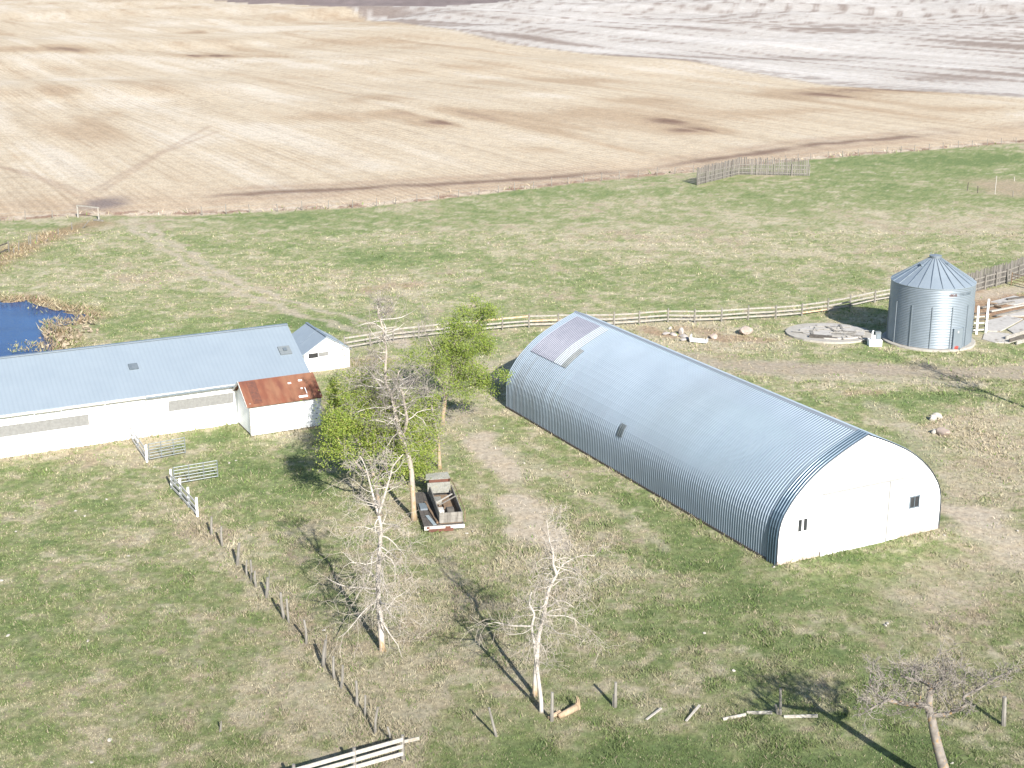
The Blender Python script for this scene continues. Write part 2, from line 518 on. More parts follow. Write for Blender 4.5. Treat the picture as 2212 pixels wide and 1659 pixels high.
LIGHTS = [(680, 272, 120, 10, .7), (350, 210, 130, 8, .5), (200, 165, 120, 7, .5), (900, 160, 120, 7, .5), (550, 85, 100, 5, .5), (1150, 205, 100, 7, .5), (240, 120, 180, 5, .4), (1300, 150, 200, 6, .3)]
LIGHTS = [blob(*q[:4]) + (q[4],) for q in LIGHTS]
REDW = blob(2175, 405, 70, 20)


def lerp(a, b_, t): return a + (b_ - a) * t[..., None]


def blade_shade(y):
    """darkens near grass: shade between blades seen from above, put into the colour"""
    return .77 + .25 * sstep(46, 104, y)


def ground_colour(x, y):
    """base colour of soil / grass / stubble at world x, y; returns rgb, tall-grass weight, bareness, stubble weight"""
    x = np.asarray(x, float); y = np.asarray(y, float)
    wx = x + (fbm(x / 2.2, y / 2.2, 71, 3) - .5) * 2.2
    wy = y + (fbm(x / 2.2, y / 2.2, 93, 3) - .5) * 2.2
    nb = fbm(x / 17, y / 17, 1, 3); nm = fbm(x / 4.2, y / 4.2, 2, 3); ns = fbm(x / 1.15, y / 1.15, 3, 3); nf = fbm(x / .38, y / .38, 8, 2)
    nst = fbm(x / 2.6 + y * .02, y / 2.6, 19, 4)
    g = .50 + .55 * (nb - .5) + .65 * (nm - .5) + .95 * (ns - .5) + .8 * (nf - .5)
    for bx, by, rx, ry, s in BL:
        g = g + s * np.exp(-(((wx - bx) / rx) ** 2 + ((wy - by) / ry) ** 2))
    tall = np.clip((.45 - nb) * 1.2, 0, .3)
    d = segdist(wx, wy, DIAG)
    k = np.exp(-(d / 1.0) ** 2); g = g - .4 * k; tall = np.maximum(tall, .34 * k)
    d = segdist(wx, wy, WALLB); k = np.exp(-(d / .7) ** 2); g = g - .45 * k; tall = np.maximum(tall, .5 * k)
    d = segdist(wx, wy, WALLQ); k = np.exp(-(d / .5) ** 2); tall = np.maximum(tall, .4 * k); g = g - .35 * k
    g = np.clip(g, 0, 1.2)
    straw = np.array((.325, .292, .205)); strawd = np.array((.28, .238, .168)); grass = np.array((.160, .192, .082)); grassd = np.array((.115, .155, .060)); olive = np.array((.232, .234, .130))
    c = lerp(straw + 0 * x[..., None], strawd, sstep(.45, .75, nst))
    c = lerp(c, olive, sstep(.12, .42, g))
    c = lerp(c, grass, sstep(.42, .80, g))
    c = lerp(c, grassd, sstep(.80, 1.15, g))
    pale = sstep(.62, .74, fbm(x / 1.9 + 40, y / 1.4, 23, 3)) * (1 - sstep(.5, .8, g))
    c = lerp(c, np.array((.38, .345, .25)), pale * .55)
    c = c * blade_shade(y)[..., None]  # self-shading of the near grass multiplied into its colour
    bare = np.zeros(x.shape)
    for pts, hw, key, s in TR:
        d = segdist(wx, wy, pts)
        k = (1 - sstep(hw * .6, hw * 1.7, d)) * s * (.8 + .9 * (nm - .3))
        k = np.clip(k, 0, 1)
        c = lerp(c, np.array(CLR[key]), k); bare = np.maximum(bare, k)
    # ditch and pond rim: rusty dead reeds
    d = segdist(wx, wy, DITCH); k = np.exp(-(d / 2.2) ** 2) * .85
    c = lerp(c, np.array((.235, .168, .105)), k); tall = np.maximum(tall, k)
    d = segdist(wx, wy, POND + POND[:1]); k = np.exp(-(d / 1.9) ** 2)
    tall = np.maximum(tall, .75 * np.exp(-(d / 3.4) ** 2) * polymask(wx, wy, POND))
    c = lerp(c, lerp(np.array((.20, .14, .09)) + 0 * c, np.array((.33, .26, .17)), sstep(.4, .6, nm)), k * .9); tall = np.maximum(tall, k)
    bx, by, rx, ry = WEEDR
    k = np.exp(-(((wx - bx) / rx) ** 2 + ((wy - by) / ry) ** 2) ** 1.5) * sstep(.25, .6, nm + .25 * (nst - .5)); c = lerp(c, np.array((.35, .30, .215)), k * .75); tall = np.maximum(tall, .42 * k)
    bx, by, rx, ry = REDW
    k = np.exp(-(((wx - bx) / rx) ** 4 + ((wy - by) / ry) ** 4)); c = lerp(c, np.array((.28, .225, .16)), k * .8); tall = np.maximum(tall, k * .8)
    # ---- beyond the fence
    bd = beyond(x, y)
    st = sstep(-.3, .6, bd + (nm - .5) * 2.)
    a = x * E1[0] + y * E1[1]; bb = x * E2[0] + y * E2[1]
    n1 = fbm(x / 60, y / 60, 41, 4); n2 = fbm(a / 7.5, bb / 90, 43, 3); n3 = fbm(a / 9, bb / 120, 47, 3)
    t = .60 + 1.2 * (n1 - .5) + .8 * (n2 - .5) + .5 * (n3 - .5)
    tram = np.abs(((a + 3 * (n3 - .5)) % 13.0) - 6.5)
    t = t - .26 * sstep(520, 300, bd) * np.exp(-((tram - .9) / .30) ** 2) * sstep(.35, .55, n1 + .3 * (n3 - .5)) - .12 * np.exp(-((tram - 3.4) / .5) ** 2) * (n3 > .5)
    for qx, qy, rx, ry, s in DARKS:
        t = t - s * 1.0 * np.exp(-(((x - qx + 6 * (n2 - .5) * 4) / rx) ** 2 + ((y - qy) / ry) ** 2))
    for qx, qy, rx, ry, s in LIGHTS:
        t = t + s * .6 * np.exp(-(((x - qx) / rx) ** 2 + ((y - qy) / ry) ** 2))
    fc = np.array((.415, .352, .266)) + 0 * x[..., None]
    fc = lerp(fc, np.array((.465, .415, .343)), sstep(.55, .95, t))
    fc = lerp(fc, np.array((.34, .265, .185)), sstep(.5, .15, t))
    fc = lerp(fc, np.array((.155, .10, .075)), sstep(.1, -.35, t))
    # headland: tan strip by the fence, dark wheel track
    hd = sstep(26, 6, bd)
    fc = lerp(fc, np.array((.395, .315, .228)), hd * .75)
    weeds = np.exp(-((bd - 1.6) / 1.6) ** 2)
    fc = lerp(fc, lerp(np.array((.22, .14, .10)) + 0 * fc, np.array((.46, .39, .31)), sstep(.40, .56, fbm(x / 1.4, y / 1.4, 61, 3))), weeds * .9)
    d = segdist(x + (nb - .5) * 4, y + (nm - .5) * 2.5, FTRK)
    pat = sstep(.30, .62, fbm(x / 16, y / 16, 63, 3))
    fc = lerp(fc, np.array((.165, .115, .088)), (np.exp(-(d / 2.0) ** 2) * .97 * (.12 + .88 * pat)))
    fc = lerp(fc, np.array((.27, .195, .14)), np.exp(-((d - 5) / 2.2) ** 2) * .5 * pat)
    for q, s in ((XT1, .34), (XT2, .34), (XT3, .42), (XT4, .4)):
        d = segdist(x, y, q); fc = lerp(fc, np.array((.24, .17, .125)), np.exp(-(d / .6) ** 2) * s)
    bx, by, rx, ry = MUD
    k = np.exp(-(((wx - bx) / rx) ** 2 + ((wy - by) / ry) ** 2) ** 1.5)
    fc = lerp(fc, np.array((.175, .142, .13)), k * .97)
    # the pale grey stubble to the right and the ploughed field at the top
    WX = np.array([p[1] for p in WB])[::-1]; WXx = np.array([p[0] for p in WB])[::-1]
    edge = x - np.interp(y, WX, WXx)
    wm = sstep(-1.2, 1.2, edge + (nm - .5) * 2)
    t2 = .52 + .85 * (fbm(a / 8., bb / 170, 81, 3) - .5) + .8 * (fbm(x / 45, y / 45, 83, 3) - .5) + .35 * (fbm(a / 11, bb / 90, 85, 2) - .5)
    tram2 = np.abs((a % 17.0) - 8.5); t2 = t2 - .25 * np.exp(-((tram2 - 1) / 1.2) ** 2)
    wc = np.array((.41, .385, .358)) + 0 * x[..., None]
    wc = lerp(wc, np.array((.48, .458, .435)), sstep(.55, .9, t2))
    wc = lerp(wc, np.array((.23, .19, .165)), sstep(.50, .12, t2))
    dkb = np.exp(-((edge - 6) / 7.) ** 2) * sstep(560, 380, y) * .6
    wc = lerp(wc, np.array((.17, .135, .115)), dkb * sstep(.35, .65, nm + .3 * (n2 - .5)))
    fc = lerp(fc, wc, wm)
    fc = lerp(fc, np.array((.22, .19, .165)), np.exp(-((edge + .6) / 1.0) ** 2) * .55)
    dk = polymask(x + (nb - .5) * 10, y, DARKF)
    fc = lerp(fc, np.array((.165, .13, .125)) * (.85 + .5 * (n2[..., None] - .3)), dk * .92)
    c = lerp(c, fc, st)
    stub = st * (1 - k) * (1 - dk)
    return np.clip(c, .01, .9), np.clip(tall, 0, 1), bare, stub


# ------------------------------------------------------------------ the ground: one sheet to the horizon
def ground_rows():
    ys = [-400., -150., -40., 0., 20., 34.]
    yv = 38.
    while yv < 2600:
        ys.append(yv)
        yv += max(.16, yv * yv / (CAMH * 1389) * 1.15)
    ys += [3000., 4200., 7000.]
    return np.array(ys)


ys = ground_rows()
us = np.concatenate([-np.geomspace(6, .5, 14), np.linspace(-.455, .455, 640), np.geomspace(.5, 6, 14)])
Yg, Ug = np.meshgrid(ys, us, indexing='ij')
Xg = Ug * np.maximum(Yg, 42.)
Xf, Yf = Xg.ravel(), Yg.ravel()
rgb, tall_, bare_, stub_ = ground_colour(Xf, Yf)
Zf = relief(Xf, Yf)
pin = polymask(Xf, Yf, POND); pd = segdist(Xf, Yf, POND + POND[:1])
Zf = Zf - np.where(pin, sstep(-.2, 1.6, pd), 0) * .9 + np.where(pin, 0, 0)
Zf = Zf - np.where(pin, .16, .22 * np.exp(-(pd / 1.3) ** 2)) + np.where(pd < 6, (fbm(Xf / .9, Yf / .9, 5, 3) - .5) * .5 * np.exp(-(pd / 2.2) ** 2), 0)
nr, nc = Yg.shape
me = bpy.data.meshes.new('ground')
V = np.stack([Xf, Yf, Zf], 1).astype(np.float32)
me.vertices.add(len(V)); me.vertices.foreach_set('co', V.ravel())
ii, jj = np.meshgrid(np.arange(nr - 1), np.arange(nc - 1), indexing='ij')
q = np.stack([ii * nc + jj, ii * nc + jj + 1, (ii + 1) * nc + jj + 1, (ii + 1) * nc + jj], -1).reshape(-1, 4).astype(np.int32)
me.loops.add(q.size); me.loops.foreach_set('vertex_index', q.ravel())
me.polygons.add(len(q)); me.polygons.foreach_set('loop_start', np.arange(0, q.size, 4, dtype=np.int32))
me.polygons.foreach_set('use_smooth', np.ones(len(q), bool))
me.update()
at_ = me.attributes.new('Col', 'FLOAT_COLOR', 'POINT')
at_.data.foreach_set('color', np.concatenate([rgb, stub_[:, None]], 1).astype(np.float32).ravel())
ground = bpy.data.objects.new('ground', me); COL.objects.link(ground)
tag(ground, kind='structure')

m, nt, b = nmat('ground_soil_grass')
a_ = nt.nodes.new('ShaderNodeAttribute'); a_.attribute_name = 'Col'
tc = nt.nodes.new('ShaderNodeTexCoord').outputs['Object']
f1 = noise(nt, tc, 3.2, 8, .72, (1, .8, 1))
k1 = ramp(nt, f1, [(.30, .58), (.5, 1.0), (.70, 1.42)])
col = mixc(nt, 1., a_.outputs['Color'], k1, 'MULTIPLY')
f2 = noise(nt, tc, .9, 5, .6)
col = mixc(nt, ramp(nt, f2, [(.4, 0.), (.7, .35)]), col, mixc(nt, 1., col, (1.16, 1.0, .80), 'MULTIPLY'))
mp = nt.nodes.new('ShaderNodeMapping'); mp.inputs['Rotation'].default_value = (0, 0, -A27)
L(nt, tc, mp.inputs[0])
w = nt.nodes.new('ShaderNodeTexWave'); w.bands_direction = 'X'; w.inputs['Scale'].default_value = .314159 / 1.25
w.inputs['Distortion'].default_value = 1.4; w.inputs['Detail'].default_value = 2; w.inputs['Detail Scale'].default_value = .6
L(nt, mp.outputs[0], w.inputs['Vector'])
fm = noise(nt, tc, .035, 3, .5)
rowamt = nt.nodes.new('ShaderNodeMath'); rowamt.operation = 'MULTIPLY'
L(nt, a_.outputs['Alpha'], rowamt.inputs[0]); L(nt, ramp(nt, fm, [(.40, .05), (.65, 1.)]), rowamt.inputs[1])
rowc = mixc(nt, 1., col, ramp(nt, w.outputs['Fac'], [(.15, (.90, .885, .87)), (.6, (1.02, 1.02, 1.02))]), 'MULTIPLY')
col = mixc(nt, rowamt.outputs[0], col, rowc)
fs = noise(nt, mp.outputs[0], 1., 5, .62, (.42, .012, 1))
stk = mixc(nt, 1., col, ramp(nt, fs, [(.30, (.87, .855, .84)), (.5, (1., 1., 1.)), (.70, (1.05, 1.055, 1.06))]), 'MULTIPLY')
stk = mixc(nt, 1., stk, ramp(nt, noise(nt, tc, .42, 6, .72), [(.3, (.80, .79, .78)), (.5, (1., 1., 1.)), (.7, (1.12, 1.12, 1.12))]), 'MULTIPLY')
col = mixc(nt, a_.outputs['Alpha'], col, stk)
L(nt, col, b.inputs['Base Color'])
b.inputs['Roughness'].default_value = .95
b.inputs['Specular IOR Level'].default_value = .15
bp = nt.nodes.new('ShaderNodeBump'); bp.inputs['Strength'].default_value = .55; bp.inputs['Distance'].default_value = .12
L(nt, f1, bp.inputs['Height']); L(nt, bp.outputs[0], b.inputs['Normal'])
me.materials.append(m)

# ------------------------------------------------------------------ pond
m, nt, b = nmat('pond_water'); MAT['water'] = m
b.inputs['Base Color'].default_value = (.012, .055, .17, 1)
b.inputs['Roughness'].default_value = .14
b.inputs['IOR'].default_value = 1.2
tc = nt.nodes.new('ShaderNodeTexCoord').outputs['Object']
f = noise(nt, tc, 5, 4, .6, (1, 2.2, 1))
col = ramp(nt, noise(nt, tc, .25, 3, .5), [(.35, (.008, .036, .125)), (.65, (.011, .05, .16))])
L(nt, col, b.inputs['Base Color'])
bp = nt.nodes.new('ShaderNodeBump'); bp.inputs['Strength'].default_value = .35; bp.inputs['Distance'].default_value = .03
L(nt, f, bp.inputs['Height']); L(nt, bp.outputs[0], b.inputs['Normal'])
wm_ = MB()
xs = [p[0] for p in POND]; yy = [p[1] for p in POND]
wm_.add([(min(xs) - 3, min(yy) - 3, -.27), (max(xs) + 1.5, min(yy) - 3, -.27), (max(xs) + 1.5, max(yy) + 3, -.27), (min(xs) - 3, max(yy) + 3, -.27)], [(0, 1, 2, 3)])
tag(wm_.build('pond_water', MAT['water']), kind='structure')

# ------------------------------------------------------------------ grass, reeds and weeds (uncountable)
foot = [  # keep blades out of buildings and slabs
    W2([(1678, 1222), (2026, 1142), (1490, 800), (1094, 880)]),
    W2([(-400, 1050), (508, 915), (640, 800), (-400, 850)]), W2([(508, 910), (544, 943), (690, 917), (660, 890)]), W2([(675, 802), (756, 792), (725, 750), (650, 760)])]
SILO = (35.5, 114.5); PAD = (27.5, 116.6)
foot.append([(SILO[0] + 3.85 * math.cos(t / 12 * 2 * math.pi), SILO[1] + 3.85 * math.sin(t / 12 * 2 * math.pi)) for t in range(12)])
foot.append([(PAD[0] + 3.8 * math.cos(t / 12 * 2 * math.pi), PAD[1] + 3.4 * math.sin(t / 12 * 2 * math.pi)) for t in range(12)])
foot.append(W2([(2115, 728), (2212, 742), (2330, 740), (2330, 640), (2130, 690)]))


def blades(name, n, seed, y0, y1, um, accept, size, width, colmul, power=2.0, wbase=55.):
    rs = np.random.RandomState(seed)
    t = rs.rand(n)
    Y = 1 / (1 / y0 + t * (1 / y1 - 1 / y0)) if power == 2 else y0 + t * (y1 - y0)
    X = (rs.rand(n) * 2 - 1) * um * Y
    c, tall, bare, stub = ground_colour(X, Y)
    keep = rs.rand(n) < accept(X, Y, c, tall, bare, stub)
    for p in foot: keep &= ~polymask(X, Y, p)
    keep &= ~((polymask(X, Y, POND)) & (segdist(X, Y, POND + POND[:1]) > .8 + 16 * np.clip(fbm(X / 1.8, Y / 1.8, 77, 3) - .53, 0, 1)))
    X, Y, c, tall = X[keep], Y[keep], c[keep], tall[keep]
    n = len(X)
    h = size(X, Y, tall) * (.55 + .9 * rs.rand(n))
    wd = width * (Y / wbase) * (.6 + .8 * rs.rand(n))
    az = rs.rand(n) * 2 * np.pi
    lean = h * (.35 + 1.1 * rs.rand(n))
    la = rs.rand(n) * 2 * np.pi
    Z = relief(X, Y)
    wx, wy = np.cos(az) * wd / 2, np.sin(az) * wd / 2
    P = np.empty((n, 3, 3), np.float32)
    P[:, 0] = np.stack([X - wx, Y - wy, Z - .02], 1)
    P[:, 1] = np.stack([X + wx, Y + wy, Z - .02], 1)
    P[:, 2] = np.stack([X + np.cos(la) * lean, Y + np.sin(la) * lean, Z + h], 1)
    me = bpy.data.meshes.new(name)
    me.vertices.add(n * 3); me.vertices.foreach_set('co', P.ravel())
    me.loops.add(n * 3); me.loops.foreach_set('vertex_index', np.arange(n * 3, dtype=np.int32))
    me.polygons.add(n); me.polygons.foreach_set('loop_start', np.arange(0, n * 3, 3, dtype=np.int32))
    me.update()
    br = (.80 + .5 * rs.rand(n))[:, None]
    hue = rs.rand(n)[:, None]
    straw = np.array((.40, .35, .235))
    sat = np.clip((c[:, 0] - c[:, 1] + .06) / .06, 0, 1)[:, None]
    cc = c * colmul * br
    pick = (hue < .04 + .22 * sat)
    cc = np.where(pick, straw * blade_shade(Y)[:, None] * (.55 + .65 * rs.rand(n)[:, None]), cc)
    pick2 = hue > .90
    cc = np.where(pick2, np.array((.15, .22, .06)) * blade_shade(Y)[:, None] * (.7 + .6 * rs.rand(n)[:, None]), cc)
    cc = np.repeat(np.concatenate([cc, np.ones((n, 1))], 1), 3, 0)
    at_ = me.attributes.new('Col', 'FLOAT_COLOR', 'POINT')
    at_.data.foreach_set('color', cc.astype(np.float32).ravel())
    o = bpy.data.objects.new(name, me); COL.objects.link(o)
    me.materials.append(MAT['blade'])
    tag(o, kind='stuff')
    return o


m, nt, b = nmat('grass_blades'); MAT['blade'] = m
a_ = nt.nodes.new('ShaderNodeAttribute'); a_.attribute_name = 'Col'
L(nt, a_.outputs['Color'], b.inputs['Base Color']); b.inputs['Roughness'].default_value = .8
b.inputs['Specular IOR Level'].default_value = .2
tr = nt.nodes.new('ShaderNodeBsdfTranslucent'); L(nt, a_.outputs['Color'], tr.inputs[0])
mx = nt.nodes.new('ShaderNodeMixShader'); mx.inputs[0].default_value = .25
out = [n for n in nt.nodes if n.type == 'OUTPUT_MATERIAL'][0]
L(nt, b.outputs[0], mx.inputs[1]); L(nt, tr.outputs[0], mx.inputs[2]); L(nt, mx.outputs[0], out.inputs[0])

g = blades('grass', 720000, 3, 42.5, 165, .47,
           lambda X, Y, c, tall, bare, stub: np.clip(.25 + 1.5 * (fbm(X / .8, Y / .8, 15, 3) - .28) + .4 * tall, 0.05, 1) * (1 - .92 * bare) * (1 - stub),
           lambda X, Y, tall: .065 + .08 * sstep(.45, .75, fbm(X / 1.1, Y / 1.1, 16, 2)) + .20 * tall, .05, 1.22)
tag(g, 'short spring grass mixed with dead straw covering the farmyard and pasture', 'grass')
g = blades('dry_grass', 60000, 5, 43, 150, .47,
           lambda X, Y, c, tall, bare, stub: np.clip(tall - .12, 0, 1) * (1 - bare) * (1 - stub),
           lambda X, Y, tall: .18 + .34 * tall, .05, 1.2)
tag(g, 'tall dead straw coloured grass along fence row, walls and pond rim', 'dry grass')
g = blades('field_weeds', 26000, 9, 165, 262, .47,
           lambda X, Y, c, tall, bare, stub: np.exp(-((beyond(X, Y) - 1.2) / 1.5) ** 2) * sstep(.36, .6, fbm(X / 2.5, Y / 2.5, 66, 3)),
           lambda X, Y, tall: .5 + 0 * X, .05, 1.0, power=1)
tag(g, 'brown dead weeds along the far field fence', 'weeds')
# ------------------------------------------------------------------ quonset barn
QN, QR, QB = at(1678, 1222), at(2026, 1142), at(1094, 880)
QU = (QR - QN); QW = QU.length; QU = QU / QW
QV = (QB - QN); QL = QV.length; QV = QV / QL
PROF = [(0, 0), (0, .55), (0, 1.1), (.02, 1.6), (.07, 2.05), (.17, 2.45), (.33, 2.82), (.55, 3.15), (.8, 3.5), (1.08, 3.82), (1.38, 4.11), (1.72, 4.42), (2.1, 4.72), (2.5, 5.0), (2.95, 5.27), (3.45, 5.53), (4.0, 5.80), (4.6, 6.07), (5.15, 6.30), (5.65, 6.50)]


def sym(pr): return pr + [(11.3 - s, z) for s, z in pr[::-1][1:]]


FULL = sym(PROF)


def qp(s, l, z): return QN + QU * (s * QW / 11.3) + QV * l + Vector((0, 0, z))


def prof_norm(i, pr):
    a = Vector(pr[max(i - 1, 0)]); b_ = Vector(pr[min(i + 1, len(pr) - 1)])
    d = b_ - a; n = Vector((-d.y, d.x)); n.normalize()
    return n


barn = thing('quonset_barn', QN, 'long arched quonset barn of ribbed galvanised metal with white end wall', 'barn')


def shell_strip(l0, l1, i0, i1, off, pr, period=.21, amp=.038):
    """corrugated strip of the arch between lengths l0..l1 and profile stations i0..i1"""
    mb = MB(QN); uv = []
    n = max(2, int(round((l1 - l0) / period)))
    ls = []
    for k in range(n):
        for fr, hh in ((0, 0), (.34, 0), (.46, 1), (.56, 1), (.68, 0)):
            ls.append((l0 + (k + fr) * (l1 - l0) / n, hh))
    ls.append((l1, 0))
    P = []
    for (l, hh) in ls:
        row = []
        for i in range(i0, i1 + 1):
            nn = prof_norm(i, pr) if 0 < i < len(pr) - 1 else Vector((-1, 0)) if i == 0 else Vector((1, 0))
            s, z = pr[i]; e = off + hh * amp
            row.append(qp(s + nn.x * e, l, z + nn.y * e))
            uv.append(((l) / QL, i / (len(pr) - 1)))
        P.append(row)
    mb.grid(P)
    return mb, uv


def with_uv(o, uv):
    me = o.data
    lay = me.uv_layers.new(name='UVMap')
    vi = np.empty(len(me.loops), np.int32); me.loops.foreach_get('vertex_index', vi)
    lay.data.foreach_set('uv', np.array(uv, np.float32)[vi].ravel())


mb, uv = shell_strip(-.02, QL, 0, len(FULL) - 1, .03, FULL)
o = mb.build('roof_shell', MAT['shell'], barn, fix=False); with_uv(o, uv)
# inner lining so the shell has thickness
mb = MB(QN)
mb.grid([[qp(s, l, z) for s, z in FULL] for l in (0.0, QL * .5, QL)])
mb.build('lining', MAT['sheetpale'], barn)


def wallpoly(l, z0, d, name, mat, inset=.03):
    pts = [(inset, z0)] + [(max(inset, min(11.3 - inset, s)), max(z0, z - inset)) for s, z in FULL if z > z0] + [(11.3 - inset, z0)]
    out_ = []
    for p in pts:
        if not out_ or (Vector(p) - Vector(out_[-1])).length > 1e-4: out_.append(p)
    mb = MB(QN)
    mb.solid([qp(s, l, z) for s, z in out_], QV * d)
    return mb.build(name, mat, barn)


wallpoly(0, .24, .12, 'end_wall', MAT['white'])
wallpoly(QL - .15, .0, .12, 'back_wall', MAT['white'])
for s0, s1 in ((.02, 2.80), (8.25, 11.28)):
    mb = MB(QN)
    mb.frame_box(qp((s0 + s1) / 2, .05, .09), QU, QV, (0, 0, 1), (s1 - s0), .14, .30)
    mb.build('foundation', MAT['foundation'], barn)
mb = MB(QN)
mb.frame_box(qp(5.1, -.045, 1.74), QU, QV, (0, 0, 1), 4.5, .06, 3.5)
o = mb.build('sliding_door', MAT['white'], barn)
mb = MB(QN)
mb.frame_box(qp(7.42, -.05, 1.74), QU, QV, (0, 0, 1), .09, .08, 3.6)
mb.build('door_jamb', MAT['jamb'], barn)
mb = MB(QN)
mb.frame_box(qp(7.87, -.03, .30), QU, QV, (0, 0, 1), .74, .05, .56)
mb.build('kick_board', MAT['white'], barn)
mb = MB(QN)
mb.frame_box(qp(5.6, -.06, 3.60), QU, QV, (0, 0, 1), 5.6, .10, .09)
mb.build('door_track', MAT['jamb'], barn)
for (s0, s1, z0, z1, gap) in ((1.20, 1.87, 1.68, 2.44, True), (8.98, 9.66, 1.66, 2.34, False)):
    fr_ = MB(QN)
    cs, cz = (s0 + s1) / 2, (z0 + z1) / 2
    for zz in (z0, z1): fr_.frame_box(qp(cs, -.02, zz), QU, QV, (0, 0, 1), s1 - s0 + .12, .06, .06)
    for ss in (s0, s1): fr_.frame_box(qp(ss, -.02, cz), QU, QV, (0, 0, 1), .06, .06, z1 - z0 + .055)
    fr_.frame_box(qp(cs, -.02, cz), QU, QV, (0, 0, 1), .11 if gap else .03, .05, z1 - z0 - .06)
    f_ = fr_.build('window', MAT['white'] if gap else MAT['trim'], barn)
    p_ = MB(QN); p_.frame_box(qp(cs, -.008, cz), QU, QV, (0, 0, 1), s1 - s0, .012, z1 - z0)
    p_ = p_.build('pane', MAT['glass'], f_)
mb = MB(QN)
for a_, z_, w_, h_ in ((6.3, 6.0, .05, .16), (6.42, 5.9, .16, .05), (6.12, 5.93, .12, .03), (6.62, 5.88, .2, .025)):
    mb.frame_box(qp(a_, -.012, z_ - .1), QU, QV, (0, 0, 1), w_, .02, h_)
mb.build('gable_vent', MAT['vent'], barn)
# ridge cap, front trim arch, base angle
mb = MB(QN)
mb.grid([[qp(5.65 + ds, l, 6.5 + dz) for ds, dz in ((-.17, -.015), (-.08, .045), (0, .09), (.08, .045), (.17, -.015))] for l in (-.04, QL * .5, QL + .02)])
mb.build('ridge_cap', MAT['sheetpale'], barn)
mb = MB(QN)
for lo_, hi_ in ((-.14, .0),):
    P = []
    for l in (-.035, .03):
        P.append([qp(s + prof_norm(i, FULL).x * .05, l, z + prof_norm(i, FULL).y * .05) for i, (s, z) in enumerate(FULL)])
    mb.grid(P)
mb.build('front_flashing', MAT['sheetpale'], barn)
for s_ in (-.05, 11.35):
    mb = MB(QN)
    mb.frame_box(qp(s_, QL / 2, .06), QU, QV, (0, 0, 1), .10, QL, .16)
    mb.build('base_sill', MAT['darkwood'], barn)


def shell_find(px, py):
    """length and profile station where a survey pixel meets the arch (left side)"""
    best = None
    d = ray(px, py)
    for i in range(len(PROF) - 1):
        for k in range(5):
            s = PROF[i][0] + (PROF[i + 1][0] - PROF[i][0]) * k / 5; z = PROF[i][1] + (PROF[i + 1][1] - PROF[i][1]) * k / 5
            P = at(px, py, z)
            r = P - qp(s, 0, z)
            e = abs(r.dot(QU)); l = r.dot(QV)
            if best is None or e < best[0]: best = (e, l, i + k / 5)
    return best[1], best[2]


FINE = []
for i in range(len(PROF) - 1):
    for k in range(5):
        FINE.append((PROF[i][0] + (PROF[i + 1][0] - PROF[i][0]) * k / 5, PROF[i][1] + (PROF[i + 1][1] - PROF[i][1]) * k / 5))
FINE.append(PROF[-1])
l_a, i_a = shell_find(1154, 756); l_b, i_b = shell_find(1229, 790)
l_c, i_c = shell_find(1240, 795); l_d, i_d = shell_find(1276, 757)
lo_i = int(round((i_a + i_b) / 2 * 5))
print('sheets', l_a, i_a, l_b, i_b, l_c, i_c, l_d, i_d)
top_i = len(FINE) - 5
lS = l_b
for nm, l0, l1, i0, i1, mt in (('replacement_sheet', lS + 1.15, QL - .9, lo_i, top_i, 'sheetdark'), ('pale_sheet', lS + .02, lS + 1.13, lo_i, top_i, 'sheetpale'), ('skylight', lS - .62, lS, lo_i, int(i_d * 5), 'skylight')):
    mb, uv = shell_strip(l0, l1, i0, i1, .09, FINE, period=.21, amp=.038)
    mb.build(nm, MAT[mt], barn, fix=False)
mb, uv = shell_strip(-.03, .80, 0, len(PROF) - 1, .09, FULL, period=.225, amp=.038)
mb.build('front_sheet', MAT['frontsheet'], barn, fix=False)
l_e, i_e = shell_find(1358, 919); l_f, i_f = shell_find(1350, 941)
mb, uv = shell_strip((l_e + l_f) / 2 - .3, (l_e + l_f) / 2 + .3, int(i_f * 5), int(i_e * 5) + 1, .09, FINE, period=.21, amp=.038)
mb.build('skylight', MAT['skylight'], barn, fix=False)

# ------------------------------------------------------------------ long white barn
U3 = Vector((E1[0], E1[1], 0)); N3 = Vector((E2[0], E2[1], 0))
LB = at(0, 990); LB = Vector((LB[0], LB[1], 0))


def lp(s, d, z): return LB + U3 * s + N3 * d + Vector((0, 0, z))


LX0, LX1, LD, LEV, LRD = -22., 20.9, 9.0, 3.2, 5.42
lbarn = thing('long_barn', LB, 'long low white barn with pale blue grey metal roof', 'barn')
mb = MB(LB)
mb.solid([lp(LX0, 0, -.1), lp(LX1, 0, -.1), lp(LX1, 0, LEV), lp(LX0, 0, LEV)], N3 * .2)
mb.solid([lp(LX0, LD, -.1), lp(LX1, LD, -.1), lp(LX1, LD, LEV), lp(LX0, LD, LEV)], -N3 * .2)
for x_ in (LX0, LX1 - .2):
    mb.solid([lp(x_, .201, -.1), lp(x_, LD - .201, -.1), lp(x_, LD - .201, LEV), lp(x_, LD / 2, LRD - .12), lp(x_, .201, LEV)], U3 * .2)
mb.build('wall', MAT['white'], lbarn)
ov = .42
sl = (LRD - LEV) / (LD / 2)
roof = MB(LB)
zE = LEV - sl * ov + .06
e_l = .25
P0 = [lp(LX0, -ov, zE), lp(LX1 + e_l, -ov, zE), lp(LX1 + e_l, LD / 2, LRD + .06), lp(LX0, LD / 2, LRD + .06)]
roof.solid(P0, Vector((0, 0, -.09)))
P1 = [lp(LX0, LD + ov, zE), lp(LX1 + e_l, LD + ov, zE), lp(LX1 + e_l, LD / 2, LRD + .055), lp(LX0, LD / 2, LRD + .055)]
roof.solid(P1, Vector((0, 0, -.09)))
roof = roof.build('roof', MAT['barnroof'], lbarn)
mb = MB(LB)
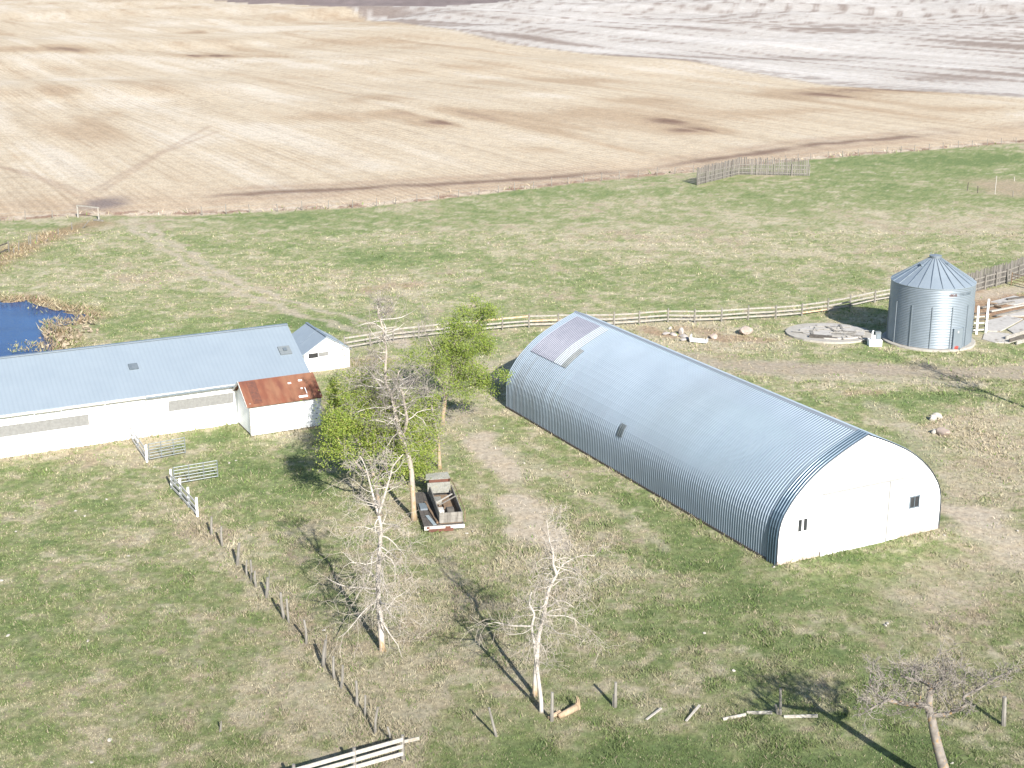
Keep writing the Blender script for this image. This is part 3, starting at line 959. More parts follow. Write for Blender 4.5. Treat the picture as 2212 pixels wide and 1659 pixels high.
mb.beam(lp(LX0, LD / 2, LRD + .10), lp(LX1 + e_l, LD / 2, LRD + .10), .3, .07)
mb.build('ridge_cap', MAT['galv'], roof)
mb = MB(LB)
xx = LX0
while xx < LX1:
    L_ = R(1.6, 3.4); e_ = min(xx + L_, LX1 + .2)
    dz = R(-.03, .02)
    mb.beam(lp(xx, -ov - .045, zE - .10 + dz), lp(e_ - .03, -ov - .045, zE - .10 + dz + R(-.02, .02)), .05, .15)
    xx = e_
mb.build('fascia', MAT['whiteold'], roof)
mb = MB(LB)
mb.beam(lp(9.5, -ov - .10, zE - .16), lp(LX1 + .1, -ov - .10, zE - .13), .09, .09)
mb.build('gutter', MAT['trim'], roof)
for s0, s1, z0, z1 in ((-3.0, 5.8, 1.42, 2.16), (11.1, 15.62, 1.57, 2.30)):
    mb = MB(LB)
    k = int((s1 - s0) / .62)
    for i in range(k):
        a_ = s0 + (s1 - s0) * i / k; b_ = s0 + (s1 - s0) * (i + 1) / k - .003
        mb.solid([lp(a_, -.035 + R(-.006, .006), z0), lp(b_, -.035, z0), lp(b_, -.035, z1 + R(-.02, .01)), lp(a_, -.035, z1)], N3 * .034)
    mb.build('boarded_window', MAT['block'], lbarn)
    mb = MB(LB)
    for zz in (z0 - .04, z1 + .05): mb.beam(lp(s0 - .05, -.03, zz), lp(s1 + .05, -.03, zz), .06, .06)
    mb.build('window_sill', MAT['white'], lbarn)


def roofpt(px, py):
    lo, hi = LEV, LRD
    for _ in range(40):
        z = (lo + hi) / 2
        p = at(px, py, z) - LB
        d = p.dot(N3)
        if z < zE + sl * (d + ov): lo = z   # below the roof plane
        else: hi = z
    p = at(px, py, z) - LB
    return p.dot(U3), p.dot(N3)


for (px, py, w_, h_, mt, nm) in ((288, 793, .62, .55, 'vent', 'roof_vent'), (615, 758, .85, .85, 'ventgrey', 'roof_patch')):
    s_, d_ = roofpt(px, py)
    zz = zE + sl * (d_ + ov)
    mb = MB(LB)
    tdir = (N3 + Vector((0, 0, sl))).normalized(); nn = U3.cross(tdir)
    mb.frame_box(lp(s_, d_, zz) + nn * .05, U3, tdir, nn, w_, h_, .12)
    o = mb.build(nm, MAT[mt], roof)
    if nm == 'roof_patch':
        mb = MB(LB); mb.frame_box(lp(s_, d_, zz) + nn * .16, U3, tdir, nn, .26, .3, .09); mb.build('roof_vent', MAT['vent'], roof)
# ------------------------------------------------------------------ rust roofed lean shed in front of the barn
SF = at(544, 943); SF = Vector((SF[0], SF[1], 0))


def sp(s, d, z): return SF + U3 * s + N3 * d + Vector((0, 0, z))


rs_ = thing('rusty_roof_shed', SF, 'small white shed with rusted brown metal roof against the long barn', 'shed')
SW, SD, SE, SR = 4.95, 3.3, 2.33, 3.42
mb = MB(SF)
mb.solid([sp(0, 0, .06), sp(SW, 0, .06), sp(SW, 0, SE), sp(0, 0, SE)], N3 * .1)
mb.solid([sp(0, SD, .06), sp(SW, SD, .06), sp(SW, SD, SE), sp(0, SD, SE)], -N3 * .1)
mb.build('wall', MAT['clap'], rs_)
for x_, sg in ((0., 1), (SW, -1)):
    mb = MB(SF)
    mb.solid([sp(x_, .101, .06), sp(x_, SD - .101, .06), sp(x_, SD - .101, SE + .02), sp(x_, SD / 2, SR - .12), sp(x_, .101, SE + .02)], U3 * (.1 * sg))
    mb.build('gable_wall', MAT['clap'], rs_)
mb = MB(SF)
for s_ in (.05, SW * .5, SW - .1): mb.box(0, 0, 0, 0, 0, 0) if False else mb.frame_box(sp(s_, SD / 2, .02), U3, N3, (0, 0, 1), .14, SD - .1, .16)
mb.build('skid', MAT['darkwood'], rs_)
sl2 = (SR - SE) / (SD / 2)
roof2 = MB(SF)
ov2 = .28; zE2 = SE - sl2 * ov2 + .05
roof2.solid([sp(-.28, -ov2, zE2), sp(SW + .12, -ov2, zE2), sp(SW + .12, SD / 2, SR + .05), sp(-.28, SD / 2, SR + .05)], Vector((0, 0, -.05)))
roof2.solid([sp(-.28, SD + ov2 * .6, zE2 + .06), sp(SW + .12, SD + ov2 * .6, zE2 + .06), sp(SW + .12, SD / 2, SR + .045), sp(-.28, SD / 2, SR + .045)], Vector((0, 0, -.05)))
roof2 = roof2.build('roof', MAT['rustroof'], rs_)
tdir = (N3 + Vector((0, 0, sl2))).normalized(); nn2 = U3.cross(tdir)
for s_, d_, w_, h_ in ((3.15, 1.05, .22, .12), (3.95, 1.15, .26, .12), (3.85, .55, .13, .1), (3.75, -.05, .62, .16), (4.08, .35, .05, .55)):
    zz = zE2 + sl2 * (d_ + ov2)
    mb = MB(SF); mb.frame_box(sp(s_, d_, zz) + nn2 * .012, U3, tdir, nn2, w_, h_, .02)
    mb.build('patch_sheet', MAT['white'], roof2)
for s_, w_, mt in ((.55, .62, 'rust'),):
    mb = MB(SF)
    d_ = .72; zz = zE2 + sl2 * (d_ + ov2)
    mb.frame_box(sp(s_, d_, zz) + nn2 * .012, U3, tdir, nn2, w_, 1.98, .018)
    mb.build('rust_sheet', MAT[mt], roof2)
mb = MB(SF)
for dd0, dd1 in ((-ov2, SD / 2), (SD + ov2 * .6, SD / 2)):
    z0_ = zE2 if dd0 < 1 else zE2 + .06
    mb.beam(sp(-.31, dd0, z0_ - .04), sp(-.31, dd1, SR), .04, .16)
mb.build('barge_board', MAT['whiteold'], roof2)
for x_ in (-.02, SW + .02):
    mb = MB(SF); mb.frame_box(sp(x_, -.02, SE / 2 + .04), U3, N3, (0, 0, 1), .1, .1, SE - .02)
    mb.build('corner_board', MAT['whiteold'], rs_)
for k in range(9):
    mb = MB(SF); mb.frame_box(sp(4.3 + .065 * k, -.006 - .001 * k, .45 + (k * .37) % 1.7), U3, N3, (0, 0, 1), R(.05, .16), .008, R(.02, .07))
    mb.build('peeled_patch', MAT['greywood'], rs_)

# ------------------------------------------------------------------ gabled shed behind
GB = at(756, 792.5); GB = Vector((GB[0], GB[1], 0))


def gp(s, d, z): return GB + U3 * s + N3 * d + Vector((0, 0, z))


gs = thing('gabled_shed', GB, 'white gable front shed with grey roof and open window behind the long barn', 'shed')
GW, GE, GA, GD = 3.76, 1.55, 2.70, 4.6
mb = MB(GB)
mb.solid([gp(0, 0, -.05), gp(-GW, 0, -.05), gp(-GW, 0, GE), gp(-GW / 2, 0, GA - .04), gp(0, 0, GE)], N3 * .1)
mb.build('gable_wall', MAT['white'], gs)
mb = MB(GB)
for x_, sg in ((0, -1), (-GW, 1)):
    mb.solid([gp(x_, .101, -.05), gp(x_, GD, -.05), gp(x_, GD, GE), gp(x_, .101, GE)], U3 * (.1 * sg))
mb.solid([gp(-.1, GD, -.05), gp(-GW + .1, GD, -.05), gp(-GW + .1, GD, GE), gp(-GW / 2, GD, GA - .06), gp(-.1, GD, GE)], N3 * -.1)
mb.build('wall', MAT['white'], gs)
gr = MB(GB)
s_g = (GA - GE) / (GW / 2); og = .2
for sg in (0, 1):
    x0_ = og if sg == 0 else -GW - og
    gr.solid([gp(x0_, -.15, GE - s_g * og + .05), gp(x0_, GD + .2, GE - s_g * og + .05), gp(-GW / 2, GD + .2, GA + .05 - .004 * sg), gp(-GW / 2, -.15, GA + .05 - .004 * sg)], Vector((0, 0, -.06)))
gr = gr.build('roof', MAT['shedroof'], gs)
mb = MB(GB); mb.beam(gp(-GW / 2, -.16, GA + .075), gp(-GW / 2, GD + .2, GA + .075), .2, .05); mb.build('ridge_cap', MAT['galv'], gr)
mb = MB(GB); mb.box(0, .01, 0, .01, 0, .01) if False else mb.frame_box(gp(-3.0, -.01, 1.32), U3, N3, (0, 0, 1), .80, .03, .40)
mb.build('window_opening', MAT['dark'], gs)
mb = MB(GB); mb.frame_box(gp(-2.17, -.015, 1.34), U3, N3, (0, 0, 1), .80, .04, .33); wp = mb.build('sliding_pane', MAT['block'], gs)
mb = MB(GB)
for zz in (1.10, 1.54): mb.frame_box(gp(-2.6, -.02, zz), U3, N3, (0, 0, 1), 1.75, .05, .045)
for ss in (-2.6,): mb.frame_box(gp(ss, -.02, 1.32), U3, N3, (0, 0, 1), .045, .05, .395)
mb.build('window_frame', MAT['white'], gs)
# overhead line crossing above the gabled shed roof: its service cable rests on the ridge
cab = MB(GB); cab.tube([gp(-3.4, 1.9, GE + .36), gp(-2.6, 2.0, GE + .82), gp(-GW / 2, 2.05, GA + .12), gp(-.9, 1.9, GE + .66), gp(-.1, 1.8, GE + .16)], .012, 4); cab.build('cable', MAT['trim'], gr)

# ------------------------------------------------------------------ grain bin
SC = Vector((SILO[0], SILO[1], 0)); SRAD, SEAV = 3.43, 5.25
bin_ = thing('grain_bin', SC, 'round corrugated steel grain bin with conical roof', 'grain bin')
mb = MB(SC)
P = []
nz = 37; NS = 72
z0 = .16
for k in range(nz):
    for fr, hh in ((0, -1), (.25, 0), (.5, 1), (.75, 0)):
        z = z0 + (k + fr) * (SEAV - z0) / nz
        r = SRAD + .022 * hh
        P.append([SC + Vector((r * math.cos(2 * math.pi * t / NS), r * math.sin(2 * math.pi * t / NS), z)) for t in range(NS)])
mb.grid(P, True)
mb.build('wall', MAT['galv'], bin_, smooth=True)
mb = MB(SC)


def ring(r, z, n=48): return [SC + Vector((r * math.cos(2 * math.pi * t / n), r * math.sin(2 * math.pi * t / n), z)) for t in range(n)]


APX = 7.38
mb.grid([ring(SRAD - .1, SEAV - .05, 66), ring(SRAD + .05, SEAV - .04, 66), ring(SRAD + .05, SEAV, 66), ring(SRAD * .66, SEAV + (APX - SEAV) * .335, 66), ring(.46, APX - .22, 66), ring(.40, APX - .22, 66)], True)
rf = mb.build('roof', MAT['binroof'], bin_)
for t in range(22):
    a_ = 2 * math.pi * (t + .3) / 22
    c_, s_ = math.cos(a_), math.sin(a_)
    mb = MB(SC)
    p0 = SC + Vector((c_ * (SRAD + .05), s_ * (SRAD + .05), SEAV + .02)); p1 = SC + Vector((c_ * .48, s_ * .48, APX - .2))
    mb.beam(p0, p1, .04, .05)
    mb.build('roof_rib', MAT['trim'] if t % 2 else MAT['galv'], rf)
mb = MB(SC)
mb.grid([ring(.47, APX - .2, 24), ring(.47, APX - .08, 24), ring(.52, APX - .06, 24), ring(.52, APX, 24), ring(.02, APX + .12, 24)], True)
mb.build('cap', MAT['galv'], rf)
mb = MB(SC); mb.tube([SC + Vector((-.42, -.1, APX + .02)), SC + Vector((-.46, -.1, APX + .18)), SC + Vector((-.40, -.1, APX + .30))], .02, 5); mb.build('cap_handle', MAT['galv'], rf)
for (ang, rr) in ((200, 1.35), (318, 1.1)):
    a_ = math.radians(ang); zz = SEAV + (APX - .22 - SEAV) * (SRAD + .1 - rr) / (SRAD - .36)
    mb = MB(SC); mb.frame_box(SC + Vector((rr * math.cos(a_), rr * math.sin(a_), zz + .06)), (math.cos(a_), math.sin(a_), 0), (-math.sin(a_), math.cos(a_), 0), (0, 0, 1), .22, .30, .14)
    mb.build('roof_vent', MAT['trim'], rf)
ca = math.atan2(-SC.y, -SC.x)      # azimuth from the bin to the camera side
def spt(ang_deg, r, z):
    a_ = ca + math.radians(ang_deg)
    return SC + Vector((r * math.cos(a_), r * math.sin(a_), z))
for k in range(13):
    a_ = -52.8 + k * 360 / 13
    rad = Vector(spt(a_, 1, 0)) - SC
    mb = MB(SC)
    mb.beam(spt(a_, SRAD + .045, .12), spt(a_, SRAD + .045, 3.72), .075, .06, up=rad)
    mb.build('stiffener', MAT['galv'], bin_)
mb = MB(SC)
rad = (Vector(spt(42, 1, 0)) - SC); tan = Vector((-rad.y, rad.x, 0))
mb.frame_box(spt(42, SRAD + .06, 1.02), tan, rad, (0, 0, 1), .95, .10, 1.72)
dr = mb.build('door', MAT['galv'], bin_)
mb = MB(SC)
mb.frame_box(spt(42, SRAD + .125, 1.58) - tan * .05, tan, rad, (0, 0, 1), .12, .04, .16)
mb.build('latch', MAT['whiteold'], dr)
mb = MB(SC)
for dx_ in (-.50, .50): mb.frame_box(spt(42, SRAD + .07, 1.02) + tan * dx_, tan, rad, (0, 0, 1), .05, .13, 1.78)
mb.build('door_frame', MAT['trim'], bin_)
mb = MB(SC)
mb.grid([ring(3.86, -.05), ring(3.86, .13), ring(3.80, .16), ring(3.4, .16)], True)
mb.build('foundation', MAT['concretepale'], bin_)
# faded lettering below the eave, weathered past reading
random.seed(21)
for ang0, ang1, mt in ((24, 36, 'rust'), (40, 62, 'trim')):
    n = int((ang1 - ang0) / 2.2)
    for k in range(n):
        mb = MB(SC)
        a_ = ang0 + (ang1 - ang0) * k / n
        rad = Vector(spt(a_, 1, 0)) - SC; tan = Vector((-rad.y, rad.x, 0))
        base = spt(a_, SRAD + .02, 4.72)
        for dx_, dz, w_, h_ in random.sample([(0, 0, .025, .22), (.05, .1, .08, .025), (.05, -.1, .08, .025), (.05, 0, .07, .025), (.095, .0, .022, .22)][1:], 2) + [(0, 0, .025, .22)]:
            mb.frame_box(base + tan * (dx_ * .9) + Vector((0, 0, dz)), tan, rad, (0, 0, 1), w_ * 1.3, .012, h_)
        mb.build('faded_letter', MAT[mt], bin_)
# aeration fan box standing beside the bin
FB = at(1889, 746); FB = Vector((FB[0], FB[1], 0))
fan = thing('aeration_unit', FB, 'white block with grey fan cabinet beside the grain bin', 'machine')
mb = MB(FB); mb.frame_box(FB + Vector((0, 0, .26)), (1, 0, 0), (0, 1, 0), (0, 0, 1), 1.05, .75, .56); mb.build('block', MAT['white'], fan)
mb = MB(FB); mb.frame_box(FB + Vector((.22, .05, .86)), (1, 0, 0), (0, 1, 0), (0, 0, 1), .46, .42, .64); mb.build('cabinet', MAT['ventgrey'], fan)
mb = MB(FB); mb.tube([FB + Vector((-.25, 0, .54)), FB + Vector((-.25, 0, 1.1)), FB + Vector((-.18, 0, 1.3))], .07, 8); mb.tube([FB + Vector((-.1, -.1, .56)), FB + Vector((-.1, -.1, .9))], .09, 8); mb.build('pipe', MAT['white'], fan)
mb = MB(FB); mb.frame_box(FB + Vector((.24, -.17, .82)), (1, 0, 0), (0, 1, 0), (0, 0, 1), .32, .03, .38); mb.build('grille', MAT['trim'], fan)
RB = at(2064, 757); RB = Vector((RB[0], RB[1], 0))
au = thing('auger_boot', RB, 'short red auger boot lying on grass in front of the grain bin', 'auger')
mb = MB(RB); mb.tube([RB + Vector((-.4, .2, .26)), RB + Vector((.16, -.1, .22))], .17, 10); mb.build('tube', MAT['redpaint'], au)
mb = MB(RB); mb.tube([RB + Vector((.12, -.1, .17)), RB + Vector((.30, -.22, .15))], [.10, .16], 8); mb.build('mouth', MAT['ventgrey'], au)

# ------------------------------------------------------------------ round pad of a removed bin with collapsed boards
PC = Vector((PAD[0], PAD[1], 0))
pad = thing('bin_pad', PC, 'round concrete slab of a removed bin covered in broken boards', 'concrete pad')
mb = MB(PC)
NP = 40
ringp = [(PC.x + 3.72 * math.cos(2 * math.pi * t / NP) * R(.985, 1.01), PC.y + 3.3 * math.sin(2 * math.pi * t / NP) * R(.985, 1.01)) for t in range(NP)]
mb.prism(ringp, -.05, .17)
mb.build('slab', MAT['concretepale'], pad)
mb = MB(PC)
random.seed(5)
for rr_, a0, z_ in ((0, 0, .20), ):
    inner = [(PC.x + .35 + 2.9 * math.cos(2 * math.pi * t / 22) * R(.86, 1.03), PC.y + .1 + 2.55 * math.sin(2 * math.pi * t / 22) * R(.86, 1.03)) for t in range(22)]
    mb.prism(inner, .172, .26)
mb.build('inner_floor', MAT['concrete'], pad)
mbs = [MB(PC), MB(PC)]
for k in range(26):
    r_ = 2.6 * math.sqrt(R(0, 1)); a_ = R(0, 6.28)
    c_ = PC + Vector((.35 + r_ * math.cos(a_), .1 + r_ * .85 * math.sin(a_), .28 + R(0, .05)))
    ax = math.radians(R(-28, 8) if k % 3 else R(60, 110)); dx_ = Vector((math.cos(ax), math.sin(ax), R(-.02, .04)))
    mbs[k % 2].beam(c_ - dx_ * R(.4, 1.2), c_ + dx_ * R(.4, 1.2), R(.12, .3), .035)
mbs[0].build('fallen_board', MAT['postwood'], pad)
mbs[1].build('fallen_board', MAT['palewood'], pad)
mb = MB(PC)
mb.beam(PC + Vector((-2.1, -1.75, .28)), PC + Vector((.2, -2.35, .24)), .22, .12)
mb.beam(PC + Vector((-2.0, -1.55, .36)), PC + Vector((-.2, -2.0, .33)), .2, .07)
mb.build('broken_edge', MAT['darkwood'], pad)


# ------------------------------------------------------------------ helpers for fences and rocks
def post_mb(base, top, r=.065, n=7, bend=.0):
    base = Vector(base); top = Vector(top)
    mb = MB(base)
    mid = base.lerp(top, .5) + Vector((R(-bend, bend), R(-bend, bend), 0))
    mb.tube([base - Vector((0, 0, .15)), base, mid, top], [r * 1.05, r * 1.05, r * .98, r * .88], n)
    return mb


def px_post(bpx, bpy_, tpx, tpy):
    b_ = at(bpx, bpy_); b_ = Vector((b_[0], b_[1], 0))
    t_ = atY(tpx, tpy, b_[1])
    return b_, t_


ORD = ['first', 'second', 'third', 'fourth', 'fifth', 'sixth', 'seventh', 'eighth', 'ninth', 'tenth', 'eleventh', 'twelfth', 'thirteenth', 'fourteenth', 'fifteenth',
       'sixteenth', 'seventeenth', 'eighteenth', 'nineteenth', 'twentieth'] + ['twenty ' + s for s in ['first', 'second', 'third', 'fourth', 'fifth', 'sixth', 'seventh', 'eighth', 'ninth']] + ['thirtieth']


def rail_fence(name, label, posts, h, rails, mpost, mrail, cat='fence', w=.035, rh=.14, pr=.07, side=-1, special=None, group=None, square=True):
    """posts: ground points; one rail board per bay and level"""
    org = posts[0]
    f = thing(name, org, label, cat, group)
    for p in posts:
        mb = MB(org)
        hh = h + R(.02, .14)
        if square:
            mb.frame_box(p + Vector((0, 0, hh / 2 - .1)), (1, 0, 0), (0, 1, 0), (0, 0, 1), pr * 1.6, pr * 1.6, hh + .2)
        else:
            mb.tube([p - Vector((0, 0, .2)), p + Vector((R(-.02, .02), 0, hh))], [pr, pr * .85], 7)
        mb.build('post', mpost, f)
    for i in range(len(posts) - 1):
        a_, b_ = posts[i], posts[i + 1]
        d = (b_ - a_).normalized(); nrm = Vector((d.y, -d.x, 0)) * (pr * .8 + w / 2 + .003) * side
        for j, z in enumerate(rails):
            mb = MB(org)
            z0_, z1_ = z + R(-.02, .02), z + R(-.02, .02)
            e0, e1 = d * .01, d * .01
            mb.beam(a_ + nrm + e0 + Vector((0, 0, z0_)), b_ + nrm - e1 + Vector((0, 0, z1_)), w, rh)
            mt = mrail
            if special and (i, j) in special: mt = special[(i, j)]
            mb.build('rail', mt, f)
    return f


def G(px, py):
    p = at(px, py)
    return Vector((p[0], p[1], 0))


def rock(name, p, sx, sy, sz, mat, label, cat='rock', group=None, seed=0, rz=0.0, sink=.25):
    import bmesh
    bm = bmesh.new()
    bmesh.ops.create_icosphere(bm, subdivisions=2, radius=1)
    rr = random.Random(seed)
    off = [Vector((rr.uniform(-1, 1), rr.uniform(-1, 1), rr.uniform(-1, 1))).normalized() for _ in range(9)]
    cut = [rr.uniform(.55, .9) for _ in range(9)]
    for v in bm.verts:
        for n_, c_ in zip(off, cut):
            d_ = v.co.dot(n_)
            if d_ > c_: v.co -= n_ * (d_ - c_) * .9
        v.co = Vector((v.co.x * sx, v.co.y * sy, v.co.z * sz + sz * (1 - sink) * .8))
    me = bpy.data.meshes.new(name); bm.to_mesh(me); bm.free()
    me.materials.append(mat)
    o = bpy.data.objects.new(name, me); COL.objects.link(o)
    o.location = (p[0], p[1], 0); o.rotation_euler = (0, 0, rz)
    tag(o, label, cat, group)
    return o


random.seed(31)
# white three rail fence behind the barn, in two visible runs
fp = [G(*q) for q in [(745, 757), (800, 748), (850, 737), (905, 731), (960, 725), (1020, 719), (1085.6, 713), (1143, 708), (1206, 706), (1266, 705), (1326.6, 704.6), (1381, 701), (1443, 696), (1500.6, 697), (1558.6, 695), (1616, 691), (1675.6, 688), (1732, 683), (1788, 675), (1836, 666), (1889.6, 654), (1940, 645), (1990, 640), (2040, 635), (2085, 630)]]
rail_fence('rail_fence', 'long white three rail fence behind the quonset barn and grain bin', fp, 1.2, (.28, .62, 1.02), MAT['greywood'], MAT['rail'], special={(6, 2): MAT['railorange'], (5, 2): MAT['railorange'], (17, 0): MAT['railorange'], (7, 1): MAT['railorange']})
# slatted windbreak right of the bin
wp_ = [G(2075, 640), G(2125, 625), G(2172, 612), G(2222, 592), G(2300, 570)]


def windbreak(name, label, pts, hs, mslat, gap=.16, wd=.11, group=None):
    org = pts[0]
    f = thing(name, org, label, 'fence', group)
    for i in range(len(pts) - 1):
        a_, b_ = pts[i], pts[i + 1]
        d = (b_ - a_); Ln = d.length; d.normalize(); nrm = Vector((d.y, -d.x, 0))
        if nrm.y > 0: nrm = -nrm
        mb = MB(org)
        k = 0; x_ = .05
        while x_ < Ln - .05:
            c_ = a_ + d * x_ - nrm * .03
            hh = hs * R(.90, 1.04)
            t_ = Vector((R(-.01, .01), 0, 0))
            mb.frame_box(c_ + Vector((0, 0, hh / 2)) + t_, d, nrm, (0, 0, 1), wd * R(.8, 1.1), .025, hh)
            x_ += gap * R(.9, 1.15)
        mb.build('slat_panel', mslat, f)
        for z_ in (hs * .12, hs * .36, hs * .60):
            mb = MB(org); mb.beam(a_ + nrm * .012 + Vector((0, 0, z_)), b_ + nrm * .012 - d * .005 + Vector((0, 0, z_ + R(-.03, .03))), .05, .13); mb.build('rail', MAT['greywood'], f)
        np_ = max(1, int(round(Ln / 2.6)))
        for q_ in range(np_ + (1 if i == len(pts) - 2 else 0)):
            c_ = a_ + d * (Ln * q_ / np_) + nrm * .11
            mb = MB(org); mb.frame_box(c_ + Vector((0, 0, hs * .34)), d, nrm, (0, 0, 1), .12, .12, hs * .72); mb.build('post', MAT['greywood'], f)
    return f


windbreak('windbreak_fence', 'weathered grey slatted windbreak fence right of the grain bin', wp_, 2.15, MAT['slat'], .19, .13)
windbreak('windbreak_fence', 'angled grey slatted windbreak standing alone in the far pasture', [G(1505, 400), G(1595.6, 377), G(1748, 380)], 2.55, MAT['slat'], .25, .18)
# white chute posts with boards right of the bin
C1, C2 = G(2109, 722), G(2129, 718.5)
ch = thing('loading_chute', C1, 'two tall white posts with short boards right of the grain bin', 'cattle chute')
for p_, q_ in ((C1, (2114, 661)), (C2, (2136, 646))):
    t_ = atY(q_[0], q_[1], p_[1])
    mb = MB(C1); mb.beam(p_ - Vector((0, 0, .1)), Vector((t_[0], p_[1], t_[2])), .16, .13, up=(0, 1, 0)); mb.build('post', MAT['white'], ch)
for z_, mt in ((.22, 'whiteold'), (.55, 'darkwood'), (.85, 'whiteold'), (1.15, 'darkwood'), (1.42, 'palewood'), (1.7, 'darkwood')):
    mb = MB(C1); mb.beam(C1 + Vector((-1.5, .3, z_)), C2 + Vector((.1, .16, z_ + R(-.03, .03))), .04, .13); mb.build('board', MAT[mt], ch)
for x_ in (-1.3, -.75):
    mb = MB(C1); mb.beam(C1 + Vector((x_, .36, -.05)), C1 + Vector((x_, .36, 1.95)), .1, .1, up=(0, 1, 0)); mb.build('board', MAT['greywood'], ch)
# broken concrete apron
for nm, poly, z_ in (('concrete_slab', [(2122, 734), (2150, 741), (2180, 742), (2206, 733), (2180, 722), (2140, 718), (2126, 722)], .07),
                     ('concrete_slab', [(2128, 716), (2160, 717), (2170, 712), (2210, 690), (2175, 684), (2132, 694)], .09),
                     ('concrete_slab', [(2176, 713), (2190, 722), (2290, 718), (2290, 678), (2222, 687)], .10),
                     ('concrete_slab', [(2150, 683), (2205, 684), (2290, 676), (2290, 662), (2190, 672)], .08),
                     ('concrete_slab', [(2140, 653), (2190, 640), (2240, 650), (2190, 660)], .08)):
    pts = W2(poly)
    mb = MB((pts[0][0], pts[0][1], 0)); mb.prism(pts, -.05, z_)
    tag(mb.build(nm, MAT['concrete']), kind='structure')
random.seed(77)
dl = ['topmost long board on the concrete apron by the windbreak', 'pale board lying across the concrete apron above the chute posts', 'grey board crossing the middle of the apron debris', 'short brown board beside the rubble on the apron', 'dark board among the apron debris at right edge']
for k, (p0, p1, mt) in enumerate((((2120, 668), (2190, 655), 'greywood'), ((2140, 676), (2212, 662), 'palewood'), ((2150, 690 - 4), (2212, 672), 'greywood'), ((2135, 660), (2165, 668), 'brownwood'), ((2175, 650), (2212, 645), 'darkwood'))):
    a_, b_ = G(*p0), G(*p1)
    mb = MB(a_); mb.beam(a_ + Vector((0, 0, .16)), b_ + Vector((0, 0, .16)), .25, .12)
    tag(mb.build('loose_board', MAT[mt]), dl[k], 'board', 'loose boards on the concrete apron')
for k, (p0, p1, lb) in enumerate((((2172, 735), (2212, 722), 'upper of three dark and white boards at the right edge below the apron'), ((2180, 741), (2225, 728), 'middle of three dark and white boards at the right edge below the apron'), ((2195, 746), (2235, 735), 'lowest of three dark and white boards at the right edge below the apron'))):
    a_, b_ = G(*p0), G(*p1)
    mb = MB(a_); mb.beam(a_ + Vector((0, 0, .22)), b_ + Vector((0, 0, .22)), .1, .3)
    tag(mb.build('fallen_rail', MAT['darkwood' if k % 2 else 'rail']), lb, 'board', 'boards by the apron edge')
gt = G(2184, 616); gt2 = G(2250, 632)
cg = thing('cattle_gate', gt, 'brown pipe cattle gate under the right hand windbreak', 'gate')
for z_ in (.3, .6, .9, 1.2):
    mb = MB(gt); mb.tube([gt + Vector((0, 0, z_)), gt2 + Vector((0, 0, z_))], .035, 6); mb.build('bar', MAT['brownwood'], cg)
for q_ in (gt, gt2):
    mb = MB(gt); mb.tube([q_, q_ + Vector((0, 0, 1.3))], .06, 6); mb.build('post', MAT['brownwood'], cg)

# ---- left: white board fence stubs and steel gates
def stub(name, label, posts, h, group):
    return rail_fence(name, label, posts, h, (.22, .55, .92), MAT['white'], MAT['whiterail'], pr=.07, side=1, group=group)


stub('board_fence', 'short white board fence running out from the long barn wall', [G(279, 940), G(298, 969), G(318, 998)], 1.12, 'white board fence stubs')
stub('board_fence', 'white board fence of four posts at the head of the diagonal row', [G(371.6, 1055.5), G(391, 1075), G(409, 1096), G(427, 1116)], 1.15, 'white board fence stubs')


def gate(label, a_, b_, h):
    f = thing('steel_gate', a_, label, 'gate', 'galvanised tube gates')
    d = b_ - a_
    n = 6
    for k in range(n):
        z_ = .18 + (h - .18) * k / (n - 1)
        mb = MB(a_); mb.tube([a_ + Vector((0, 0, z_)), b_ + Vector((0, 0, z_))], .026, 6); mb.build('bar', MAT['steelgate'], f)
    for t_ in (0, .34, .68, 1):
        c_ = a_ + d * t_
        mb = MB(a_); mb.tube([c_ + Vector((0, 0, .14)), c_ + Vector((0, 0, h + .03))], .032, 6); mb.build('upright', MAT['steelgate'], f)


gate('galvanised tube gate hung on the fence stub by the barn wall', G(323, 997), G(401, 982), 1.18)
gate('galvanised tube gate hung on the four post white board fence', G(377, 1050), G(471, 1034), 1.2)

# ---- diagonal row of old posts
Z4 = lambda x, y: ((620 + x / 2.063) * .72, (1500 + y / 2.063) * .72)
DP = [((33, 218), (31, 105), .07), ((97, 285), (90, 165), .065), ((190, 405), (200, 270), .085), ((248, 468), (247, 375), .05), ((278, 505), (270, 375), .055), ((305, 540), (298, 440), .06), ((370, 605), (376, 482), .08),
      ((480, 735), (456, 578), .07), ((508, 760), (496, 610), .055), ((617, 890), (604, 740), .06), ((722, 1035), (736, 870), .08), ((790, 1110), (785, 970), .06), ((832, 1165), (843, 1020), .06),
      ((930, 1280), (924, 1125), .06), ((980, 1340), (983, 1205), .05), ((1043, 1450), (1058, 1285), .055), ((1140, 1500), (1120, 1400), .05)]
for k, (b0, t0, r_) in enumerate(DP):
    b_, t_ = px_post(*Z4(*b0), *Z4(*t0))
    t_ = Vector((t_[0], b_[1] + R(-.08, .08), t_[2]))
    mb = post_mb(b_, t_, r_, 7, .04)
    o = mb.build('fence_post', MAT['postwood'])
    tag(o, 'grey weathered post in the diagonal row, %s down from the white board fence' % ORD[k], 'fence post', 'old posts of the diagonal fence row')
for (b0, t0, lb) in (((383, 560), (388, 440), 'thin stick standing beside the seventh post of the diagonal row'), ((735, 1020), (741, 835), 'thin pale stake leaning on the eleventh post of the diagonal row'), ((88, 1435), (90, 1368), 'short pale stake alone in the lower left meadow')):
    b_, t_ = px_post(*Z4(*b0), *Z4(*t0))
    o = post_mb(b_, t_, .028, 5).build('wooden_stake', MAT['postwood'])
    tag(o, lb, 'stake')
